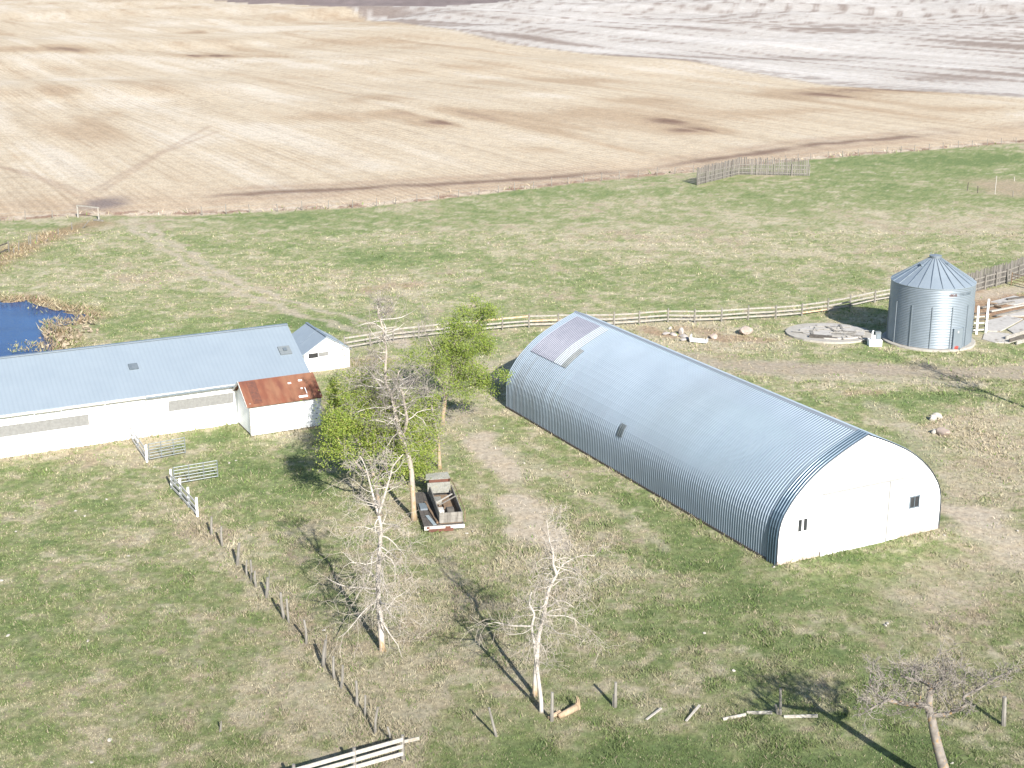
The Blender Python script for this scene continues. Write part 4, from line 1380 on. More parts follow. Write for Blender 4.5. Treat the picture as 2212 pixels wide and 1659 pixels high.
b_, t_ = px_post(*Z4(80, 1440), *Z4(89, 1375)); o = post_mb(b_, t_, .025, 5).build('wooden_stake', MAT['postwood']); tag(o, 'second short stake leaning on the lone meadow stake', 'stake')

# ---- bottom edge board fence
bf = [G(870, 1645), G(767, 1674), G(636, 1712), G(500, 1752)]
rail_fence('board_fence', 'grey board fence with three rails at the bottom edge of the picture', bf, 1.18, (.42, .74, 1.05), MAT['greywood'], MAT['palewood'], rh=.17, pr=.08, square=False)
mb = MB(G(873, 1640)); p0 = G(873, 1640); mb.beam(p0 + Vector((-.05, -.12, .86)), p0 + Vector((.62, .16, .86)), .04, .14)
o = mb.build('loose_rail', MAT['rail']); tag(o, 'stub of rail jutting past the end post of the bottom board fence', 'board')

# ---- posts and fallen boards at the lower right
PP = [(((1072, 1591), (1056, 1528.6)), .055, 'leaning grey post left of the two birches'), (((1192, 1557.6), (1193, 1496)), .075, 'grey post beside the splintered log at the birches'),
      (((1329, 1527.6), (1330, 1474)), .075, 'dark post right of the splintered log'), (((1325, 1526), (1325.5, 1500)), .05, 'short pale stub against the dark post'),
      (((1685.5, 1543.4), (1686, 1488)), .065, 'post where the fallen white rails meet'), (((1680, 1543), (1675.5, 1522)), .05, 'short leaning white stub at the fallen white rails'),
      (((2168, 1567), (2170, 1506)), .10, 'thick grey post right of the leaning dead tree')]
for (b0, t0), r_, lb in PP:
    b_, t_ = px_post(*b0, *t0); t_ = Vector((t_[0], b_[1], t_[2]))
    o = post_mb(b_, t_, r_).build('fence_post', MAT['postwood'])
    tag(o, lb, 'fence post')
PL = [((1396, 1556.6), (1428.5, 1535), 'white board on grass, leftmost of the scattered boards'), ((1481.7, 1560), (1511, 1536.4), 'thin white board tilted on grass, second of the scattered boards'),
      ((1561.5, 1556), (1611, 1549.6), 'low white rail resting left of the rail junction post'), ((1613, 1541.7), (1668, 1545.4), 'white rail ending at the junction post from the left'), ((1693, 1550.4), (1766, 1552.4), 'white rail lying from the junction post into tree shadow')]
for k, (p0, p1, lb) in enumerate(PL):
    a_, b_ = G(*p0), G(*p1)
    mb = MB(a_); lift = .3 if k == 1 else (.12 if k == 0 else .14)
    mb.beam(a_ + Vector((0, 0, .05)), b_ + Vector((0, 0, lift)), .05 if k > 1 else .09, .13 if k > 1 else .05)
    tag(mb.build('fallen_board', MAT['palewood']), lb, 'board', 'fallen white boards in the lower right')
lg0, lg1 = G(1207, 1553), G(1246, 1536)
lg = thing('broken_log', lg0, 'splintered orange log with a jagged upright end beside the birches', 'log')
mb = MB(lg0); mb.tube([lg0 + Vector((0, 0, .12)), lg0.lerp(lg1, .5) + Vector((0, 0, .15)), lg1 + Vector((0, 0, .2))], [.11, .15, .17], 8); mb.build('trunk', MAT['splinter'], lg, smooth=True)
mb = MB(lg0)
for k in range(6):
    o_ = Vector((R(-.12, .12), R(-.1, .1), 0)); mb.tube([lg1 + o_ + Vector((0, 0, .1)), lg1 + o_ * .8 + Vector((R(-.03, .06), 0, R(.4, .72)))], [.075, .012], 5)
mb.build('splinter', MAT['splinter'], lg)
mb = MB(lg0); q0 = G(1185, 1555); q1 = G(1210, 1545); mb.tube([q0 + Vector((0, 0, .1)), q1 + Vector((0, 0, .14))], [.07, .12], 7)
tag(mb.build('log_piece', MAT['splinter']), 'smaller orange log piece behind the grey post at the birches', 'log')

# ---- far field fence: thin posts, then the ditch fence and its timber frame
fpts = [Vector((p[0], p[1], 0)) for p in FENCE]
cum = [0.]
for i in range(len(fpts) - 1): cum.append(cum[-1] + (fpts[i + 1] - fpts[i]).length)


def along(d):
    for i in range(len(cum) - 1):
        if d <= cum[i + 1]:
            t = (d - cum[i]) / (cum[i + 1] - cum[i]); return fpts[i].lerp(fpts[i + 1], t)
    return fpts[-1]


s0 = cum[2] - 1.5; s1 = cum[11] + 4
k = 0; s = s0 + 1.5; left_of_gate = 0
random.seed(3)
posts_far = []
while s < s1:
    p = along(s)
    gx = (p.x / p.y)
    if not (-52.5 < p.x < -41.0): posts_far.append(p)
    s += R(2.8, 3.6)
lefts = [p for p in posts_far if p.x < -50]; rights = [p for p in posts_far if p.x >= -50]
TENS = {20: 'twenty', 30: 'thirty', 40: 'forty', 50: 'fifty', 60: 'sixty'}


def ordn(i):
    if i < 20: return ORD[i]
    t = (i + 1) // 10 * 10; u_ = (i + 1) % 10
    if u_ == 0: return {20: 'twentieth', 30: 'thirtieth', 40: 'fortieth', 50: 'fiftieth', 60: 'sixtieth'}[t]
    return TENS[t] + ' ' + ORD[u_ - 1]


for lst, lab in ((lefts, 'thin pale post on far field fence, %s left of the timber frame'), (rights, 'thin pale post on far field fence, %s right of the muddy gateway')):
    if lst is lefts: lst = lst[::-1]
    for i, p in enumerate(lst):
        hh = R(.95, 1.3)
        o = post_mb(p, p + Vector((R(-.08, .08), 0, hh)), R(.055, .07), 6).build('fence_post', MAT['postwood'])
        tag(o, lab % ordn(i), 'fence post', 'posts of the far field fence')
mb = MB(fpts[2])
for z_ in (.45, .95):
    for seg in ((s0, cum[3] - .8), (cum[4] - 1, s1)):
        n = 60
        for i in range(n):
            a_ = along(seg[0] + (seg[1] - seg[0]) * i / n); b_ = along(seg[0] + (seg[1] - seg[0]) * (i + 1) / n)
            mb.beam(a_ + Vector((0, 0, z_)), b_ + Vector((0, 0, z_)), .012, .012)
tag(mb.build('fence_wire', MAT['steelgate']), 'strands of wire along the far field fence', 'wire')
fa, fb_ = G(169, 470), G(214, 475.5)
fr_ = thing('timber_frame', fa, 'white goal shaped timber frame at the field corner', 'gate frame')
for p_ in (fa, fb_):
    mb = MB(fa); mb.beam(p_ - Vector((0, 0, .1)), p_ + Vector((0, 0, 1.5)), .17, .17, up=(0, 1, 0)); mb.build('post', MAT['rail'], fr_)
mb = MB(fa); mb.beam(fa + Vector((-.1, 0, 1.56)), fb_ + Vector((.1, 0, 1.56)), .14, .13); mb.build('crossbar', MAT['rail'], fr_)
Z6 = lambda x, y: (x / 5.53 * .72, (560 + y / 5.53) * .72)
for k, (b0, t0) in enumerate((((1370, 690), (1480, 560)), ((1195, 715), (1188, 590)), ((965, 800), (965, 700)), ((610, 920), (612, 800)), ((512, 985), (505, 795)), ((480, 965), (476, 810)), ((310, 1060), (312, 900)), ((230, 1100), (225, 1010)), ((750, 915), (800, 865)))):
    b_, t_ = px_post(*Z6(*b0), *Z6(*t0)); t_ = Vector((t_[0], b_[1], t_[2]))
    o = post_mb(b_, t_, .06, 6).build('fence_post', MAT['greywood'])
    tag(o, 'grey post in the overgrown ditch fence, %s' % ['dark and leaning beside the timber frame', 'pale and nearest the timber frame', 'pale and in tall brown weeds', 'thin, right of the close pair', 'right and taller of the close pair', 'left of the close pair', 'first left of the close pair', 'nearest the dark broken rails', 'fallen black stub in the weeds'][k], 'fence post', 'posts of the ditch fence')
dr_a, dr_b = G(-40, 566), G(20, 545)
dk_ = rail_fence('rail_fence', 'dark broken rail fence section at the left edge by the ditch', [dr_a, G(-10, 556), dr_b], 1.25, (.3, 1.05), MAT['greywood'], MAT['darkwood'])
mb = MB(fb_); q_ = G(205, 476); mb.beam(q_ + Vector((0, -.4, .15)), q_ + Vector((1.3, -.9, .1)), .22, .18); tag(mb.build('fallen_timber', MAT['greywood']), 'grey timber lying at the foot of the goal shaped frame', 'timber')
# right hand weed patch posts
for k, (b0, t0, mt) in enumerate((((2089.5, 412), (2092, 394), 'darkwood'), ((2112, 417), (2112.5, 402), 'darkwood'), ((2149, 419.7), (2153, 380), 'palewood'), ((2188, 426), (2188.5, 412), 'greywood'), ((2191, 391), (2191.5, 382), 'palewood'))):
    b_, t_ = px_post(*b0, *t0); t_ = Vector((t_[0], b_[1], t_[2]))
    o = post_mb(b_, t_, .06, 6).build('fence_post', MAT[mt])
    tag(o, 'post at the brown weed patch at right edge, %s' % ['dark and leftmost', 'dark, short, second from left', 'tall pale one in the middle', 'grey, low, at its near edge', 'small pale one at its back'][k], 'fence post', 'posts around the weed patch')

# ---- boulders, rubble, stones
random.seed(13)
rock('boulder', G(1609, 722), .82, .6, .48, MAT['rock'], 'largest pink brown boulder behind the quonset barn', 'boulder', seed=1, rz=.3)
rock('boulder', G(1541, 731), .42, .36, .28, MAT['rock'], 'small pink grey boulder between the white trough and largest boulder', 'boulder', seed=2)
for k, (px, py, sx, sy, sz, lb) in enumerate(((1441, 722, .55, .3, .14, 'flat grey rubble slab, leftmost behind the barn ridge'), (1455, 724, .5, .3, .15, 'flat pale rubble slab right of the leftmost slab'), (1471, 722, .28, .25, .42, 'pointed pale rubble block standing upright'), (1478, 729, .5, .32, .2, 'grey rubble block under the pointed block'), (1481, 735, .62, .3, .18, 'long cream rubble piece left of the white trough'), (1447, 711, .24, .2, .16, 'small round white stone under the rail fence'))):
    rock('rubble_block', G(px, py), sx, sy, sz, MAT['rubble'], lb, 'rubble', 'concrete rubble behind the barn', seed=20 + k, rz=R(0, 3))
ta = G(1492, 739); tb = G(1527, 742.5)
tr_ = thing('feed_trough', ta, 'white upturned trough lying among the rubble', 'trough')
mb = MB(ta); d = (tb - ta).normalized(); n_ = Vector((-d.y, d.x, 0)); mid = (ta + tb) / 2
mb.frame_box(mid + Vector((0, 0, .22)), d, n_, (0, 0, 1), (tb - ta).length, .5, .22); mb.build('body', MAT['white'], tr_)
mb = MB(ta); mb.frame_box(ta + Vector((0, 0, .4)), d, n_, (0, 0, 1), .08, .5, .55); mb.frame_box(tb + Vector((0, 0, .28)), d, n_, (0, 0, 1), .08, .54, .35); mb.build('end_plate', MAT['whiteold'], tr_)
mb = MB(ta); mb.frame_box(ta + d * .3 + Vector((0, 0, .055)), d, n_, (0, 0, 1), .12, .44, .12); mb.frame_box(tb - d * .3 + Vector((0, 0, .055)), d, n_, (0, 0, 1), .12, .44, .12); mb.build('foot', MAT['darkwood'], tr_)
for k, (px, py, sx, sy, sz, mt, lb) in enumerate(((2014, 907, .36, .27, .25, 'rockpale', 'rounded pale boulder, left one of the upper pair right of the barn'), (2026, 903, .44, .2, .26, 'rockpale', 'long pale boulder, right one of the upper pair right of the barn'), (2019, 936, .3, .24, .2, 'rockpale', 'white boulder beside the largest of the lower pair'), (2036, 940, .55, .42, .36, 'rock', 'largest tan boulder of the lower pair right of the barn'))):
    rock('boulder', G(px, py), sx, sy, sz, MAT[mt], lb, 'boulder', 'boulders right of the quonset barn', seed=40 + k, rz=-.5 if k == 1 else R(0, 3))
ST = [(35, 1149, 'pale stone at the left edge, upper of the meadow stones'), (278, 1202, 'white stone in the meadow left of the diagonal row'), (183, 1116, 'white stone below the first steel gate'), (3, 1255, 'white stone cut by the left picture edge'), (190, 1386, 'flat white scrap in the middle of the left meadow'), (17, 1374, 'dull stone in the left meadow by the edge'), (198, 1648, 'flat grey stone near the bottom edge left'), (237, 1600, 'small pale stone above the bottom left corner'), (495, 1001, 'round white stone right of the second steel gate'), (510, 996, 'short white scrap right of the second steel gate'), (700, 1363, 'pale stone between diagonal row and dead aspen'),
      (334, 1010, 'small white pebble under the first steel gate'), (230, 1080, 'pale flat stone in the meadow below the barn'), (163, 1105, 'cream stone in the meadow below the barn wall'), (1585, 1450, 'white stone in the lower middle lawn'), (1521, 1369, 'flat white stone left of the lower middle lawn'), (1917, 1348, 'larger white scrap on lawn below the barn front'), (1912, 1352, 'smaller white scrap touching the larger lawn scrap'), (2040, 1157, 'white stone at the right front barn corner'), (2198, 1148, 'pale stone on the dirt at right edge'), (1672, 1226, 'pale stone at the left front barn corner'), (1087, 926, 'white scrap on the track left of the quonset'), (1067, 921, 'small white scrap left of the quonset track'), (1133, 1002, 'pale stone on dirt track left of the quonset'), (1170, 1015, 'pale stone in grass beside the quonset track'), (2058, 452, 'tiny stone in the right pasture'),
      (1022, 1150, 'pale brick bit at the front of the junk wagon'), (1008, 1153, 'white brick bit at the front corner of the junk wagon'), (1055, 376 + 150, 'tiny pale stone in the middle pasture'), (1891, 375, 'small white object in the far right pasture'), (2056, 1650, 'white scrap by the leaning tree foot'), (1285, 1222, 'pale stone right of the birch crown')]
for k, (px, py, lb) in enumerate(ST):
    rock('stone', G(px, py), R(.08, .16), R(.06, .11), R(.04, .07), MAT['rockpale'], lb, 'stone', 'scattered pale stones', seed=60 + k, rz=R(0, 3))

# ---- pond rim: the straw and rubble mound
random.seed(17)
mb = MB(G(150, 720))
c_ = G(150, 722)
for k in range(70):
    a_ = R(0, 6.28); r_ = math.sqrt(R(0, 1)); p = c_ + Vector((r_ * 2.2 * math.cos(a_), r_ * 4.6 * math.sin(a_), 0))
    s_ = R(.15, .42)
    pts = [p + Vector((R(-s_, s_), R(-s_, s_), R(-.05, .3))) for _ in range(6)]
    mb.add(pts, [(0, 1, 2), (0, 2, 3), (0, 3, 4), (1, 4, 5), (2, 5, 3)])
tag(mb.build('straw_heap', MAT['strawheap'], fix=False), 'heap of bleached straw and brush on the pond bank', 'heap', kind='stuff')
# ------------------------------------------------------------------ junk wagon under the trees
WA = math.radians(10.6)
WU = Vector((math.cos(WA), math.sin(WA), 0)); WV = Vector((-math.sin(WA), math.cos(WA), 0)); WZ = Vector((0, 0, 1))
WO = G(916.7, 1151)


def wp3(s, l, z): return WO + WU * s + WV * l + WZ * z


wg = thing('junk_wagon', WO, 'old flatbed wagon with open grey wooden box parked under the trees', 'wagon')
random.seed(9)


def wbox(name, s0, s1, l0, l1, z0, z1, mat, parent=wg, lab=None):
    mb = MB(WO); mb.frame_box(wp3((s0 + s1) / 2, (l0 + l1) / 2, (z0 + z1) / 2), WU, WV, WZ, s1 - s0, l1 - l0, z1 - z0)
    return mb.build(name, MAT[mat], parent)


mb = MB(WO)
for k in range(9):
    s0 = 2.3 * k / 9
    mb.frame_box(wp3(s0 + .125, 2.75, .33 + R(-.008, .008)), WU, WV, WZ, .245, 5.4 + R(-.2, .1), .05)
mb.build('deck', MAT['darkwood'], wg)
wbox('front_skirt', 0, 2.3, -.03, .04, .15, .36, 'whiteold')
mb = MB(WO); mb.frame_box(wp3(.95, -.045, .12), WU, WV, WZ, 1.4, .03, .17); mb.frame_box(wp3(.22, -.045, .29), WU, WV, WZ, .16, .02, .12); mb.frame_box(wp3(1.35, -.045, .27), WU, WV, WZ, .3, .02, .1); mb.build('rusty_bumper', MAT['rust'], wg)
for s_ in (.35, 1.9):
    wbox('chassis_rail', s_ - .05, s_ + .05, .1, 5.6, .15, .30, 'rust')
for (s_, l_) in ((.22, 1.1), (2.08, 1.1), (.22, 4.6), (2.08, 4.6)):
    mb = MB(WO); mb.tube([wp3(s_ - .1, l_, .17), wp3(s_ + .1, l_, .17)], .17, 12); mb.build('wheel', MAT['rubber'], wg)
bx0, bx1, bl0, bl1 = .90, 2.24, .25, 4.55
mb = MB(WO)
for k in range(3): mb.frame_box(wp3((bx0 + bx1) / 2, bl0, .42 + .205 * k + .1), WU, WV, WZ, bx1 - bx0, .05, .197)
mb.build('tailboard', MAT['postwood'], wg)
for s_ in (bx0 + .03, bx1 - .03):
    wbox('side_board', s_ - .025, s_ + .025, bl0 + .03, bl1, .40, 1.0, 'greywood')
wbox('box_floor', bx0 + .06, bx1 - .06, bl0 + .03, bl1, .36, .42, 'brownwood')
wbox('headboard', bx0 - .12, bx1 - .1, bl1 + .01, bl1 + .06, .55, 1.22, 'mottled')
wbox('cab_back', bx0 + .1, bx1 + .0, 5.35, 5.40, .5, 1.12, 'rust')
mb = MB(WO); mb.solid([wp3(bx0 - .12, 5.34, 1.122), wp3(bx1 + .02, 5.34, 1.122), wp3(bx1 - .05, 5.95, 1.30), wp3(bx0 - .05, 5.95, 1.24)], WZ * .05); mb.build('cab_roof', MAT['mottled'], wg)
for s_ in (bx0 + .1, bx1 - .05): wbox('cab_stake', s_ - .04, s_ + .04, 5.25, 5.33, .36, 1.14, 'rust')
mb = MB(WO); mb.tube([wp3(bx1 + .14, bl0 + .1, .36), wp3(bx1 + .14, bl0 + .1, 1.02), wp3(bx1 + .12, 4.6, 1.08), wp3(bx1 - .03, 5.28, 1.16)], .03, 6); mb.tube([wp3(bx1 + .13, 2.6, .36), wp3(bx1 + .13, 2.6, 1.05)], .025, 6); mb.build('side_rail', MAT['brownwood'], wg)


def junk(name, mb, mat, lb, cat): tag(mb.build(name, MAT[mat]), lb, cat)


mb = MB(wp3(1.6, 1.3, .42)); mb.tube([wp3(1.45, 1.3, .66), wp3(1.85, 1.35, .66)], .27, 14); junk('old_tyre', mb, 'rubber', 'dark round drum inside the wagon box near the tailboard', 'drum')
mb = MB(wp3(1.25, 1.9, .42)); mb.frame_box(wp3(1.2, 1.75, .55), WU, WV, WZ, .3, .5, .25); junk('scrap_box', mb, 'whiteold', 'white crate in the wagon box beside the drum', 'crate')
mb = MB(wp3(1.2, 3.6, .42)); mb.frame_box(wp3(1.25, 3.5, .52), WU, WV, WZ, .4, .7, .2); junk('scrap_box', mb, 'mottled', 'mottled crate in the wagon box below the headboard', 'crate')
mb = MB(wp3(1.0, 2.3, 1.0)); mb.beam(wp3(.98, 2.2, .88), wp3(2.05, 3.2, .98), .07, .05); junk('loose_board', mb, 'palewood', 'pale stick lying across the wagon box', 'board')
mb = MB(wp3(1.0, 2.0, 1.0)); mb.beam(wp3(1.1, 1.95, .82), wp3(2.18, 2.7, 1.03), .06, .05); junk('loose_board', mb, 'greywood', 'grey stick crossing the wagon box nearer the tailboard', 'board')
mb = MB(wp3(1.6, 2.9, .45)); mb.frame_box(wp3(1.7, 2.75, .50), WU, WV, WZ, .5, 1.0, .16); junk('plywood_sheet', mb, 'brownwood', 'brown plywood sheet on the wagon box floor', 'plywood')
mb = MB(wp3(.5, .2, .37)); mb.beam(wp3(.62, .12, .385), wp3(.36, 1.6, .385), .2, .035); junk('loose_plank', mb, 'bluegrey', 'blue grey plank on the left of the wagon deck', 'plank')
mb = MB(wp3(.75, .3, .37)); mb.beam(wp3(.80, .35, .42), wp3(.50, 3.6, .42), .11, .10); junk('loose_plank', mb, 'brownwood', 'brown timber along the left side of the wagon box', 'timber')
mb = MB(wp3(.2, 2.4, .37)); mb.frame_box(wp3(.30, 2.9, .42), WU, WV, WZ, .42, .9, .10); junk('tin_sheet', mb, 'galv', 'bright grey sheet on the wagon deck beside the trunk', 'sheet')


# ------------------------------------------------------------------ trees
def pxline(pts, Y0, bend=0.0, zlift=0.0):
    out_ = []
    for i, p in enumerate(pts):
        v = atY(p[0], p[1], Y0 + (p[2] if len(p) > 2 else 0))
        out_.append(v)
    return out_


def smoothline(pts, n=3):
    pts = [Vector(p) for p in pts]
    out_ = []
    for i in range(len(pts) - 1):
        p0 = pts[max(i - 1, 0)]; p1 = pts[i]; p2 = pts[i + 1]; p3 = pts[min(i + 2, len(pts) - 1)]
        for k in range(n):
            t = k / n
            out_.append(.5 * ((2 * p1) + (p2 - p0) * t + (2 * p0 - 5 * p1 + 4 * p2 - p3) * t * t + (3 * p1 - p0 - 3 * p2 + p3) * t ** 3))
    out_.append(pts[-1])
    return out_


class Tree:
    def __init__(self, base, rng, minr=.0065):
        self.minr = minr
        self.base = Vector(base); self.rng = random.Random(rng)
        self.limb = MB(base); self.twig = MB(base); self.tips = []

    def branch(self, p, d, length, r, depth, up=.15, droop=0., kids=5, spread=.9, wob=.22, maxd=3, leafy=None):
        rg = self.rng
        n = 5 if depth <= 1 else 4 if depth == 2 else 3
        pts = [Vector(p)]; rad = [r]
        d = Vector(d).normalized()
        for i in range(n):
            d = d + Vector((rg.gauss(0, wob), rg.gauss(0, wob), rg.gauss(0, wob) + (up - droop * (i / n)) * .5))
            d.normalize()
            pts.append(pts[-1] + d * (length / n)); rad.append(max(.004, r * (1 - (i + 1) / n * .8)))
        if depth <= 1: self.limb.tube(pts, rad, 5, False)
        else: self.twig.tube(pts, [max(self.minr, q) for q in rad], 3, False)
        if depth >= maxd - 1 or depth >= 2:
            self.tips.append((pts[-1], d)); self.tips.append((pts[len(pts) // 2], d))
            if depth >= maxd: self.tips.append((pts[1], d))
        if depth < maxd:
            for k in range(kids):
                t = rg.uniform(.25, 1.0) if k else 1.0
                fi = t * n; i = min(int(fi), n - 1); q_ = pts[i].lerp(pts[i + 1], fi - i)
                dd = (pts[i + 1] - pts[i]).normalized()
                perp = Vector((rg.gauss(0, 1), rg.gauss(0, 1), rg.gauss(0, .8))); perp -= dd * perp.dot(dd); perp.normalize()
                nd = dd * (1 - .45 * spread) + perp * spread * rg.uniform(.6, 1.1)
                self.branch(q_, nd, length * rg.uniform(.38, .68), max(.007, rad[i] * .55), depth + 1, up, droop, kids if depth < maxd - 1 else max(2, kids - 1), spread, wob, maxd)

    def along(self, line, rad, n, lo, hi, length, up, droop, kids, maxd, bias=(0, 0), sp=.9, wob=.22, start=1, rr=.34):
        """side branches along a trunk or limb line"""
        rg = self.rng
        m_ = len(line) - 1
        for k in range(n):
            t = lo + (hi - lo) * (k + rg.random()) / n
            fi = t * m_; i = min(int(fi), m_ - 1); p = line[i].lerp(line[i + 1], fi - i)
            a = rg.uniform(0, 2 * math.pi)
            d = Vector((math.cos(a) + bias[0], math.sin(a) + bias[1], rg.uniform(-.05, .75) - droop * .4))
            L_ = length * (1.15 - .55 * (t - lo) / (hi - lo + 1e-6)) * rg.uniform(.6, 1.2)
            r_ = min(rad[i] * rr * 1.3, .018 + L_ * .011)
            self.branch(p, d, L_, r_, start, up, droop, kids, sp, wob, maxd)


def finish(name, label, t, trunk_lines, mtrunk, mlimb, mtwig, leaves=None, cat='tree', group=None):
    root = thing(name, t.base, label, cat, group)
    for line, rad in trunk_lines:
        mb = MB(t.base); mb.tube(line, rad, 10)
        mb.build('trunk', MAT[mtrunk], root, smooth=True)
    if t.limb.v: t.limb.build('limb', MAT[mlimb], root, fix=False)
    if t.twig.v: t.twig.build('twigs', MAT[mtwig], root, fix=False)
    if leaves:
        n_per, spread, size, mt, filt = leaves
        rg = t.rng
        tips = [q for q in t.tips if filt(q[0])] if filt else t.tips
        nt_ = len(tips)
        V_ = []; F_ = []
        for (p, d) in tips:
            if rg.random() < .12: continue
            kk = int(n_per * rg.uniform(.3, 1.7))
            for _ in range(kk):
                c = p + Vector((rg.gauss(0, spread), rg.gauss(0, spread), rg.gauss(0, spread * .8)))
                u = Vector((rg.gauss(0, 1), rg.gauss(0, 1), rg.gauss(0, 1))).normalized(); w = u.orthogonal().normalized()
                s_ = size * rg.uniform(.6, 1.4)
                k = len(V_)
                V_ += [c - u * s_, c + w * s_ * .5, c + u * s_, c - w * s_ * .5]
                F_.append((k, k + 1, k + 2, k + 3))
        mb = MB(t.base); mb.add(V_, F_)
        mb.build('crown', MAT[mt], root, fix=False)
        print(name, 'tips', nt_, 'leaves', len(F_))
    return root


def radii(n, r0, r1, flare=1.35):
    return [(r0 + (r1 - r0) * (i / (n - 1)) ** .9) * (flare if i == 0 else 1.0) for i in range(n)]


# -- tall dead aspen left of centre
b0 = G(826, 1405)
T1 = smoothline(pxline([(826.5, 1407), (824, 1375), (821, 1335, .05), (817, 1290, .1), (817, 1231, .1), (820, 1181, .2), (823, 1142, .1), (817.7, 1113)], b0.y))
r1 = radii(len(T1), .155, .075)
TL = smoothline([T1[-1]] + pxline([(810, 1086, .2), (800, 1048, .5), (790, 1010, .7), (778, 985, .9)], b0.y)); TRr = smoothline([T1[-1]] + pxline([(831, 1069, -.2), (844, 1024, -.3), (849, 1007, -.4), (871, 981, -.5)], b0.y))
t = Tree(b0, 101)
t.along(T1, r1, 32, .28, .98, 2.3, .05, .55, 6, 3, bias=(-.15, 0), wob=.30)
t.along(TL, radii(len(TL), .07, .02), 9, .1, 1., 1.4, .15, .25, 5, 3); t.along(TRr, radii(len(TRr), .07, .02), 9, .1, 1., 1.4, .15, .25, 5, 3)
finish('dead_aspen', 'tall bare whitish aspen with drooping twigs and an orange foot, left of the junk wagon', t, [(T1, r1), (TL, radii(len(TL), .07, .018, 1)), (TRr, radii(len(TRr), .07, .018, 1))], 'barkaspen', 'barkwhite', 'twig')

# -- tallest dead tree in the middle of the clump
b0 = G(895, 1122)
T1 = smoothline(pxline([(894.5, 1124), (893, 1090), (891, 1060), (889, 1020, .3), (882, 985, .4), (873, 962, .5), (863, 934, .5), (860, 917, .5), (854, 896, .5), (850, 873, .6), (844, 852, .6), (836, 835, .6), (832.7, 821, .7), (832.7, 791, .7), (834.6, 760, .8), (830, 728, .8), (827, 709, .8), (821, 690, .9), (816.5, 676, .9), (819, 663, 1), (817, 645, 1)], b0.y), 2)
r1 = radii(len(T1), .17, .03)
T2 = smoothline([T1[int(len(T1) * .29)]] + pxline([(879, 910, .2), (874, 875, 0), (868, 845, -.3), (857, 835, -.3), (862, 800, -.4)], b0.y))
r2 = radii(len(T2), .10, .03, 1)
t = Tree(b0, 202, .0075)
t.along(T1, r1, 14, .29, .52, 2.2, .1, .30, 6, 3, wob=.32, rr=.4)
t.along(T1, r1, 22, .36, .72, 2.2, .1, .30, 6, 3, wob=.30, rr=.4)
t.along(T1, r1, 20, .72, 1.0, 1.6, .1, .2, 5, 3, wob=.30, rr=.5)
t.along(T2, r2, 18, .15, 1., 1.8, .15, .2, 6, 3)
t.branch(T1[int(len(T1) * .385)], (-1.3, .3, .05), 2.8, .06, 1, .12, 0, 5, .8, .2, 3)
t.branch(T1[int(len(T1) * .47)], (-1, .1, .5), 2.5, .055, 1, .1, 0, 5, .8, .2, 3)
t.branch(T1[int(len(T1) * .85)], (1., 0, .1), 2.0, .045, 1, .12, 0, 4, .7, .2, 3)
finish('dead_tree', 'tallest bare grey tree in the middle of the clump', t, [(T1, r1), (T2, r2)], 'barkyellow', 'barkwhite', 'twiggrey')

# -- leafy tree on the left of the clump
b0 = G(820, 1113)
T1 = smoothline(pxline([(820, 1114), (816, 1070), (808, 1030), (799, 995), (783, 968, -.2), (769, 948, -.3), (752, 926, -.4), (742, 905, -.4)], b0.y))
T2 = smoothline([T1[7]] + pxline([(800, 985, .8), (803, 935, 1.3), (800, 890, 1.6), (798, 850, 1.8), (803, 822, 1.9)], b0.y))
T3 = smoothline([T1[6]] + pxline([(790, 1020, -.8), (757, 985, -1.1), (732, 950, -1.4), (718, 915, -1.4)], b0.y))
T4 = smoothline([T1[5]] + pxline([(822, 1020, .3), (842, 985, .6), (853, 940, .7), (858, 900, .8)], b0.y))
t = Tree(b0, 303)
for T_, n_, ln in ((T1, 12, 1.6), (T2, 14, 1.7), (T3, 9, 1.15), (T4, 13, 1.6)):
    t.along(T_, radii(len(T_), .09, .03, 1), n_, .35, 1., ln, .22, .1, 5, 3, rr=.4)
finish('leafy_tree', 'spreading tree in young yellow green leaf on the left of the clump', t, [(T1, radii(len(T1), .15, .03)), (T2, radii(len(T2), .08, .025, 1)), (T3, radii(len(T3), .08, .025, 1)), (T4, radii(len(T4), .07, .025, 1))], 'barkgrey', 'barkgrey', 'twiggrey', (6.2, .27, .056, 'leaf', None))

# -- lichen trunked leafy tree behind the wagon
b0 = G(950, 1013)
T1 = smoothline(pxline([(950, 1014), (948, 975), (946, 940), (938, 905), (932, 875)], b0.y))
T2 = smoothline([T1[5]] + pxline([(925, 950, -.8), (905, 965, -1.8), (885, 985, -2.6)], b0.y)); T3 = smoothline([T1[6]] + pxline([(915, 935, .6), (900, 900, 1.0), (893, 870, 1.2)], b0.y))
T4 = smoothline([T1[4]] + pxline([(925, 985, -1.6), (905, 1005, -2.9), (890, 1022, -3.6)], b0.y))
t = Tree(b0, 404)
for T_, n_ in ((T1, 8), (T2, 14), (T3, 13), (T4, 14)):
    t.along(T_, radii(len(T_), .08, .03, 1), n_, .35, 1., 1.0 if T_ is T1 else 1.55, .2, .12, 5, 3, bias=(-.45, 0), rr=.4)
finish('leafy_tree', 'tree with orange lichen trunk rising behind the junk wagon', t, [(T1, radii(len(T1), .135, .05)), (T2, radii(len(T2), .07, .02, 1)), (T3, radii(len(T3), .07, .02, 1)), (T4, radii(len(T4), .07, .02, 1))], 'barkyellow', 'barkgrey', 'twiggrey', (8, .26, .056, 'leaf', lambda p: p.x < b0.x - .12))

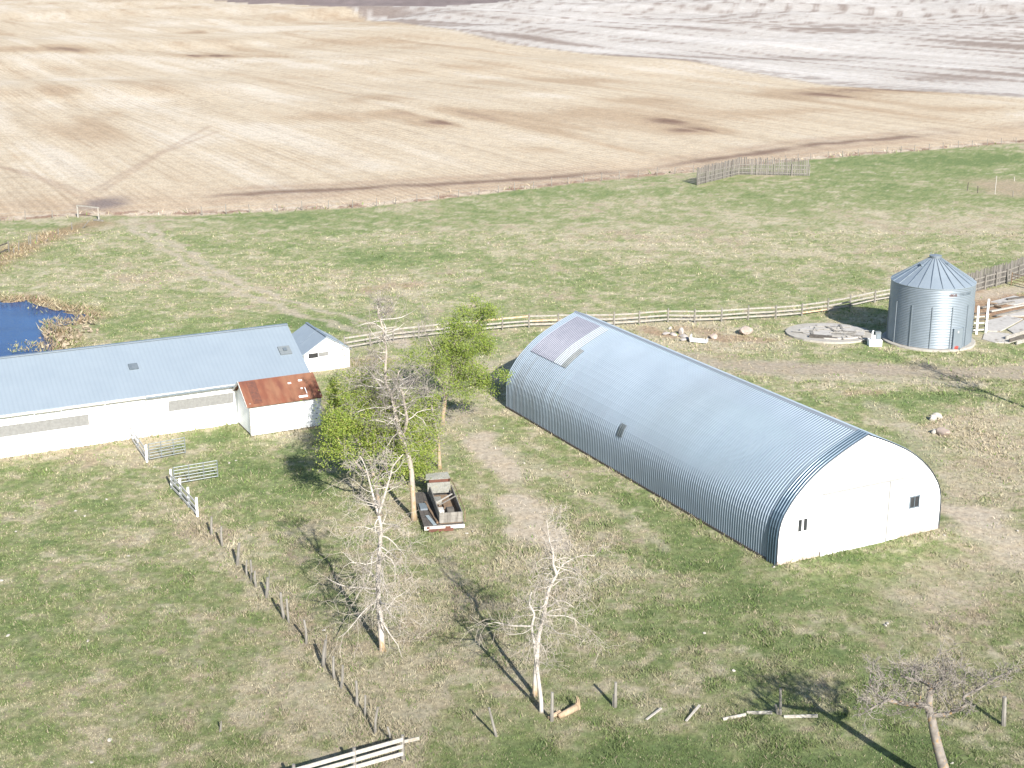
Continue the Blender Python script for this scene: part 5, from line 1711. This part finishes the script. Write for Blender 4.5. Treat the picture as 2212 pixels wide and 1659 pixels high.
# -- forked leafy tree on the right of the clump
b0 = G(957, 917)
T0 = smoothline(pxline([(956, 919), (958, 890), (961, 863), (961, 842)], b0.y))
TA = smoothline([T0[-1]] + pxline([(948, 820), (942, 805, .2), (940, 767, .4), (930, 740, .5), (918, 717, .6), (910, 690, .7)], b0.y))
TB = smoothline([T0[-1]] + pxline([(974, 822), (976, 802, -.1), (978, 767, -.2), (983, 737, 0), (1000, 718, .2), (1025, 700, .3), (1048, 676, .4)], b0.y))
TC = smoothline([T0[-2]] + pxline([(972, 838, -.4), (995, 838, -.7), (1022, 832, -1.2), (1048, 822, -1.8), (1075, 818, -2.3)], b0.y))
TD = smoothline([TB[4]] + pxline([(990, 785, -.5), (1015, 765, -.8), (1030, 750, -1)], b0.y))
t = Tree(b0, 505, .0075)
t.along(TA, radii(len(TA), .08, .02, 1), 18, .2, 1., 1.9, .25, 0, 5, 3, rr=.45)
t.along(TB, radii(len(TB), .09, .02, 1), 18, .2, 1., 1.65, .22, .05, 5, 3, rr=.4)
t.along(TC, radii(len(TC), .07, .02, 1), 15, .25, 1., 1.6, .12, .25, 5, 3, rr=.4)
t.along(TD, radii(len(TD), .05, .02, 1), 10, .2, 1., 1.5, .2, .1, 5, 3, rr=.4)
zA = TA[11].z
finish('leafy_tree', 'forked tree in leaf between clump and quonset with bare left top', t, [(T0, radii(len(T0), .16, .13)), (TA, radii(len(TA), .10, .02, 1)), (TB, radii(len(TB), .10, .02, 1)), (TC, radii(len(TC), .075, .02, 1)), (TD, radii(len(TD), .05, .02, 1))], 'barkyellow', 'barkgrey', 'twiggrey', (6.5, .22, .056, 'leafb', lambda p: not (p.z > zA and p.x < b0.x - .2) and not (p.z < T0[-1].z + .35 and abs(p.x - b0.x) < 1.3)))

# -- bare small tree beside the rusty shed
b0 = G(790, 962)
T1 = smoothline(pxline([(790, 964), (786, 920), (776, 875), (773, 848), (764, 826), (752, 800), (744, 772)], b0.y))
t = Tree(b0, 606)
t.along(T1, radii(len(T1), .09, .025), 14, .40, 1., 1.8, .2, .05, 6, 3)
finish('bare_tree', 'small bare dark tree between the rusty shed and leafy clump', t, [(T1, radii(len(T1), .10, .02))], 'barkyellow', 'barkgrey', 'twiggrey')
# leafy undergrowth below it
b0 = G(742, 968)
t = Tree(b0, 616)
T1 = smoothline([b0, b0 + Vector((.1, 0, 1.2)), b0 + Vector((-.2, .1, 2.6)), b0 + Vector((-.4, .1, 4.0))]); T2 = smoothline([T1[3], b0 + Vector((.9, -.2, 2.2)), b0 + Vector((1.3, -.2, 3.6))])
t.along(T1, radii(len(T1), .07, .02), 11, .15, 1., .9, .2, .05, 5, 3); t.along(T2, radii(len(T2), .05, .02), 8, .2, 1., .8, .2, 0, 5, 3)
finish('leafy_tree', 'low young tree in leaf at the corner of the rusty roofed shed', t, [(T1, radii(len(T1), .07, .02)), (T2, radii(len(T2), .045, .015, 1))], 'barkgrey', 'barkgrey', 'twiggrey', (9, .22, .058, 'leaf', None))

# -- two birches
b0 = G(1169.8, 1538)
T1 = smoothline(pxline([(1170, 1539), (1168.5, 1512), (1161.5, 1456), (1157.3, 1415), (1152.6, 1381), (1149, 1353), (1154, 1326), (1144, 1306), (1148, 1279)], b0.y))
t = Tree(b0, 707)
t.branch(T1[15], (-1., .1, .15), 2.0, .045, 1, 0, .25, 5, .7, .22, 3)
t.along(T1, radii(len(T1), .09, .02), 14, .35, 1., 1.3, .1, .35, 5, 3)
finish('birch_tree', 'front birch of two, straight and white with dark flecks', t, [(T1, radii(len(T1), .105, .025, 1.15))], 'barkwhite', 'barkwhite', 'twig')
b0 = G(1156, 1502)
T1 = smoothline(pxline([(1155, 1503), (1157, 1457), (1160, 1415), (1164, 1373), (1172.6, 1340), (1178, 1312), (1184, 1279), (1195, 1254), (1202, 1240), (1195, 1220), (1195, 1198)], b0.y))
T2 = smoothline([T1[-1]] + pxline([(1191, 1180), (1186.5, 1167), (1183, 1140), (1181, 1124)], b0.y)); T3 = smoothline([T1[24]] + pxline([(1214, 1222, .2), (1226, 1213, .3), (1256, 1200, .4), (1285, 1200, .5)], b0.y))
T4 = smoothline([T1[15]] + pxline([(1190, 1308, -.2), (1200, 1301, -.3), (1215, 1297, -.5), (1240, 1312, -.6)], b0.y))
t = Tree(b0, 808)
t.along(T1, radii(len(T1), .10, .04), 22, .34, 1., 1.8, .08, .4, 6, 3, wob=.28)
for T_ in (T2, T3): t.along(T_, radii(len(T_), .04, .012, 1), 8, .1, 1., 1.3, .15, .2, 5, 3)
t.along(T4, radii(len(T4), .04, .012, 1), 6, .3, 1., 1.2, -.1, .5, 5, 3)
finish('birch_tree', 'rear birch of two, taller, crooked, with orange bark at its foot', t, [(T1, radii(len(T1), .115, .05)), (T2, radii(len(T2), .045, .012, 1)), (T3, radii(len(T3), .04, .012, 1)), (T4, radii(len(T4), .04, .012, 1))], 'barkaspen', 'barkwhite', 'twig')

# -- leaning dead tree at the lower right
b0 = G(2053, 1715)
ZH = lambda x, y: ((2480 + x / 3.7365) * .72, (1960 + y / 3.7365) * .72)
hl = lambda pts: pxline([ZH(*q[:2]) + ((q[2],) if len(q) > 2 else ()) for q in pts], b0.y)
T1 = smoothline([b0 - Vector((0, 0, .1))] + hl([(1310, 1285), (1260, 1100), (1210, 900), (1185, 770), (1150, 640)]))
L1 = smoothline([T1[-2]] + hl([(1120, 590), (1000, 580, .1), (860, 560, .2), (740, 540, .2), (620, 500, .3)]))
L1a = smoothline([L1[-1]] + hl([(560, 450, .5), (500, 370, .7), (485, 300, .8), (495, 190, 1)])); L1b = smoothline([L1[-3]] + hl([(590, 570, -.3), (500, 620, -.5), (350, 710, -.6)]))
L2 = smoothline([T1[-2]] + hl([(1150, 560), (1165, 430, .1), (1195, 385, .1), (1110, 330, .2), (1060, 305, .3), (950, 290, .4), (830, 255, .5)])); L2b = smoothline([L2[5]] + hl([(1260, 350, -.1), (1310, 270, -.1), (1315, 180, 0)]))
L3 = smoothline([T1[-4]] + hl([(1200, 700, -.1), (1300, 690, -.2), (1440, 645, -.3), (1560, 570, -.4), (1530, 505, -.5), (1590, 455, -.5), (1720, 390, -.6), (1850, 300, -.7), (1950, 250, -.8), (2070, 200, -.9)]))
t = Tree(b0, 909, .010)
for T_, n_, ln in ((L1, 13, 1.35), (L1a, 6, 1.0), (L1b, 6, 1.0), (L2, 12, 1.2), (L2b, 5, .8), (L3, 15, 1.1)):
    t.along(T_, radii(len(T_), .05, .02, 1), n_, .25, 1., ln, .2, .12, 5, 3, wob=.34, bias=(0, .1), rr=.5)
finish('leaning_tree', 'low leaning dead tree with orange lichen and wide crooked limbs at lower right', t,
       [(T1, radii(len(T1), .23, .15, 1.1)), (L1, radii(len(L1), .15, .07, 1)), (L1a, radii(len(L1a), .045, .014, 1)), (L1b, radii(len(L1b), .05, .014, 1)), (L2, radii(len(L2), .15, .045, 1)), (L2b, radii(len(L2b), .06, .014, 1)), (L3, radii(len(L3), .105, .02, 1))], 'barkgrey', 'barkgrey', 'twiggrey')

# -- bare tree just outside the right edge; its shadow lies across the drive
SUNV = Vector((math.cos(math.radians(29.5)) * math.cos(math.radians(-68.3)), math.cos(math.radians(29.5)) * math.sin(math.radians(-68.3)), math.sin(math.radians(29.5))))
tip = at(2008, 797); h_ = 8.6
b0 = Vector((tip[0], tip[1], 0)) + Vector((SUNV.x, SUNV.y, 0)) * (h_ / SUNV.z)
T1 = smoothline([b0, b0 + Vector((.1, 0, 2.2)), b0 + Vector((-.1, .1, 4.8)), b0 + Vector((.05, 0, 6.8)), b0 + Vector((-.2, 0, h_ + .6))])
t = Tree(b0, 111, .013)
t.along(T1, radii(len(T1), .16, .03), 24, .42, 1., 1.7, .35, 0, 5, 3)
finish('bare_tree', 'bare tree just past the right picture edge whose shadow crosses the drive', t, [(T1, radii(len(T1), .20, .03))], 'barkgrey', 'barkgrey', 'twiggrey')

# ------------------------------------------------------------------ light, sky, camera
w = bpy.data.worlds.new('World'); scene.world = w; w.use_nodes = True
nt = w.node_tree
bg = [n for n in nt.nodes if n.type == 'BACKGROUND'][0]
sky = nt.nodes.new('ShaderNodeTexSky'); sky.sky_type = 'NISHITA'; sky.sun_disc = False
sky.sun_elevation = math.radians(29.5); sky.sun_rotation = math.atan2(SUNV.x, SUNV.y)
sky.air_density = 1.0; sky.dust_density = .6; sky.ozone_density = 1.5
L(nt, sky.outputs[0], bg.inputs[0]); bg.inputs[1].default_value = .085
sl_ = bpy.data.lights.new('sun', 'SUN'); sl_.energy = 4.9; sl_.angle = math.radians(.53); sl_.color = (1.0, .955, .89)
so = bpy.data.objects.new('sun', sl_); COL.objects.link(so)
so.rotation_euler = SUNV.to_track_quat('Z', 'Y').to_euler(); so.location = SUNV * 200
cd = bpy.data.cameras.new('camera'); cam = bpy.data.objects.new('camera', cd); COL.objects.link(cam)
cd.sensor_width = 36; cd.lens = 36 * PF / PW; cd.clip_start = .5; cd.clip_end = 12000
cam.location = (0, 0, CAMH); cam.rotation_euler = (math.pi / 2 - TH, 0, 0)
scene.camera = cam
scene.view_settings.view_transform = 'Standard'; scene.view_settings.look = 'None'
scene.view_settings.exposure = 1.2; scene.view_settings.gamma = 1
scene.cycles.max_bounces = 5
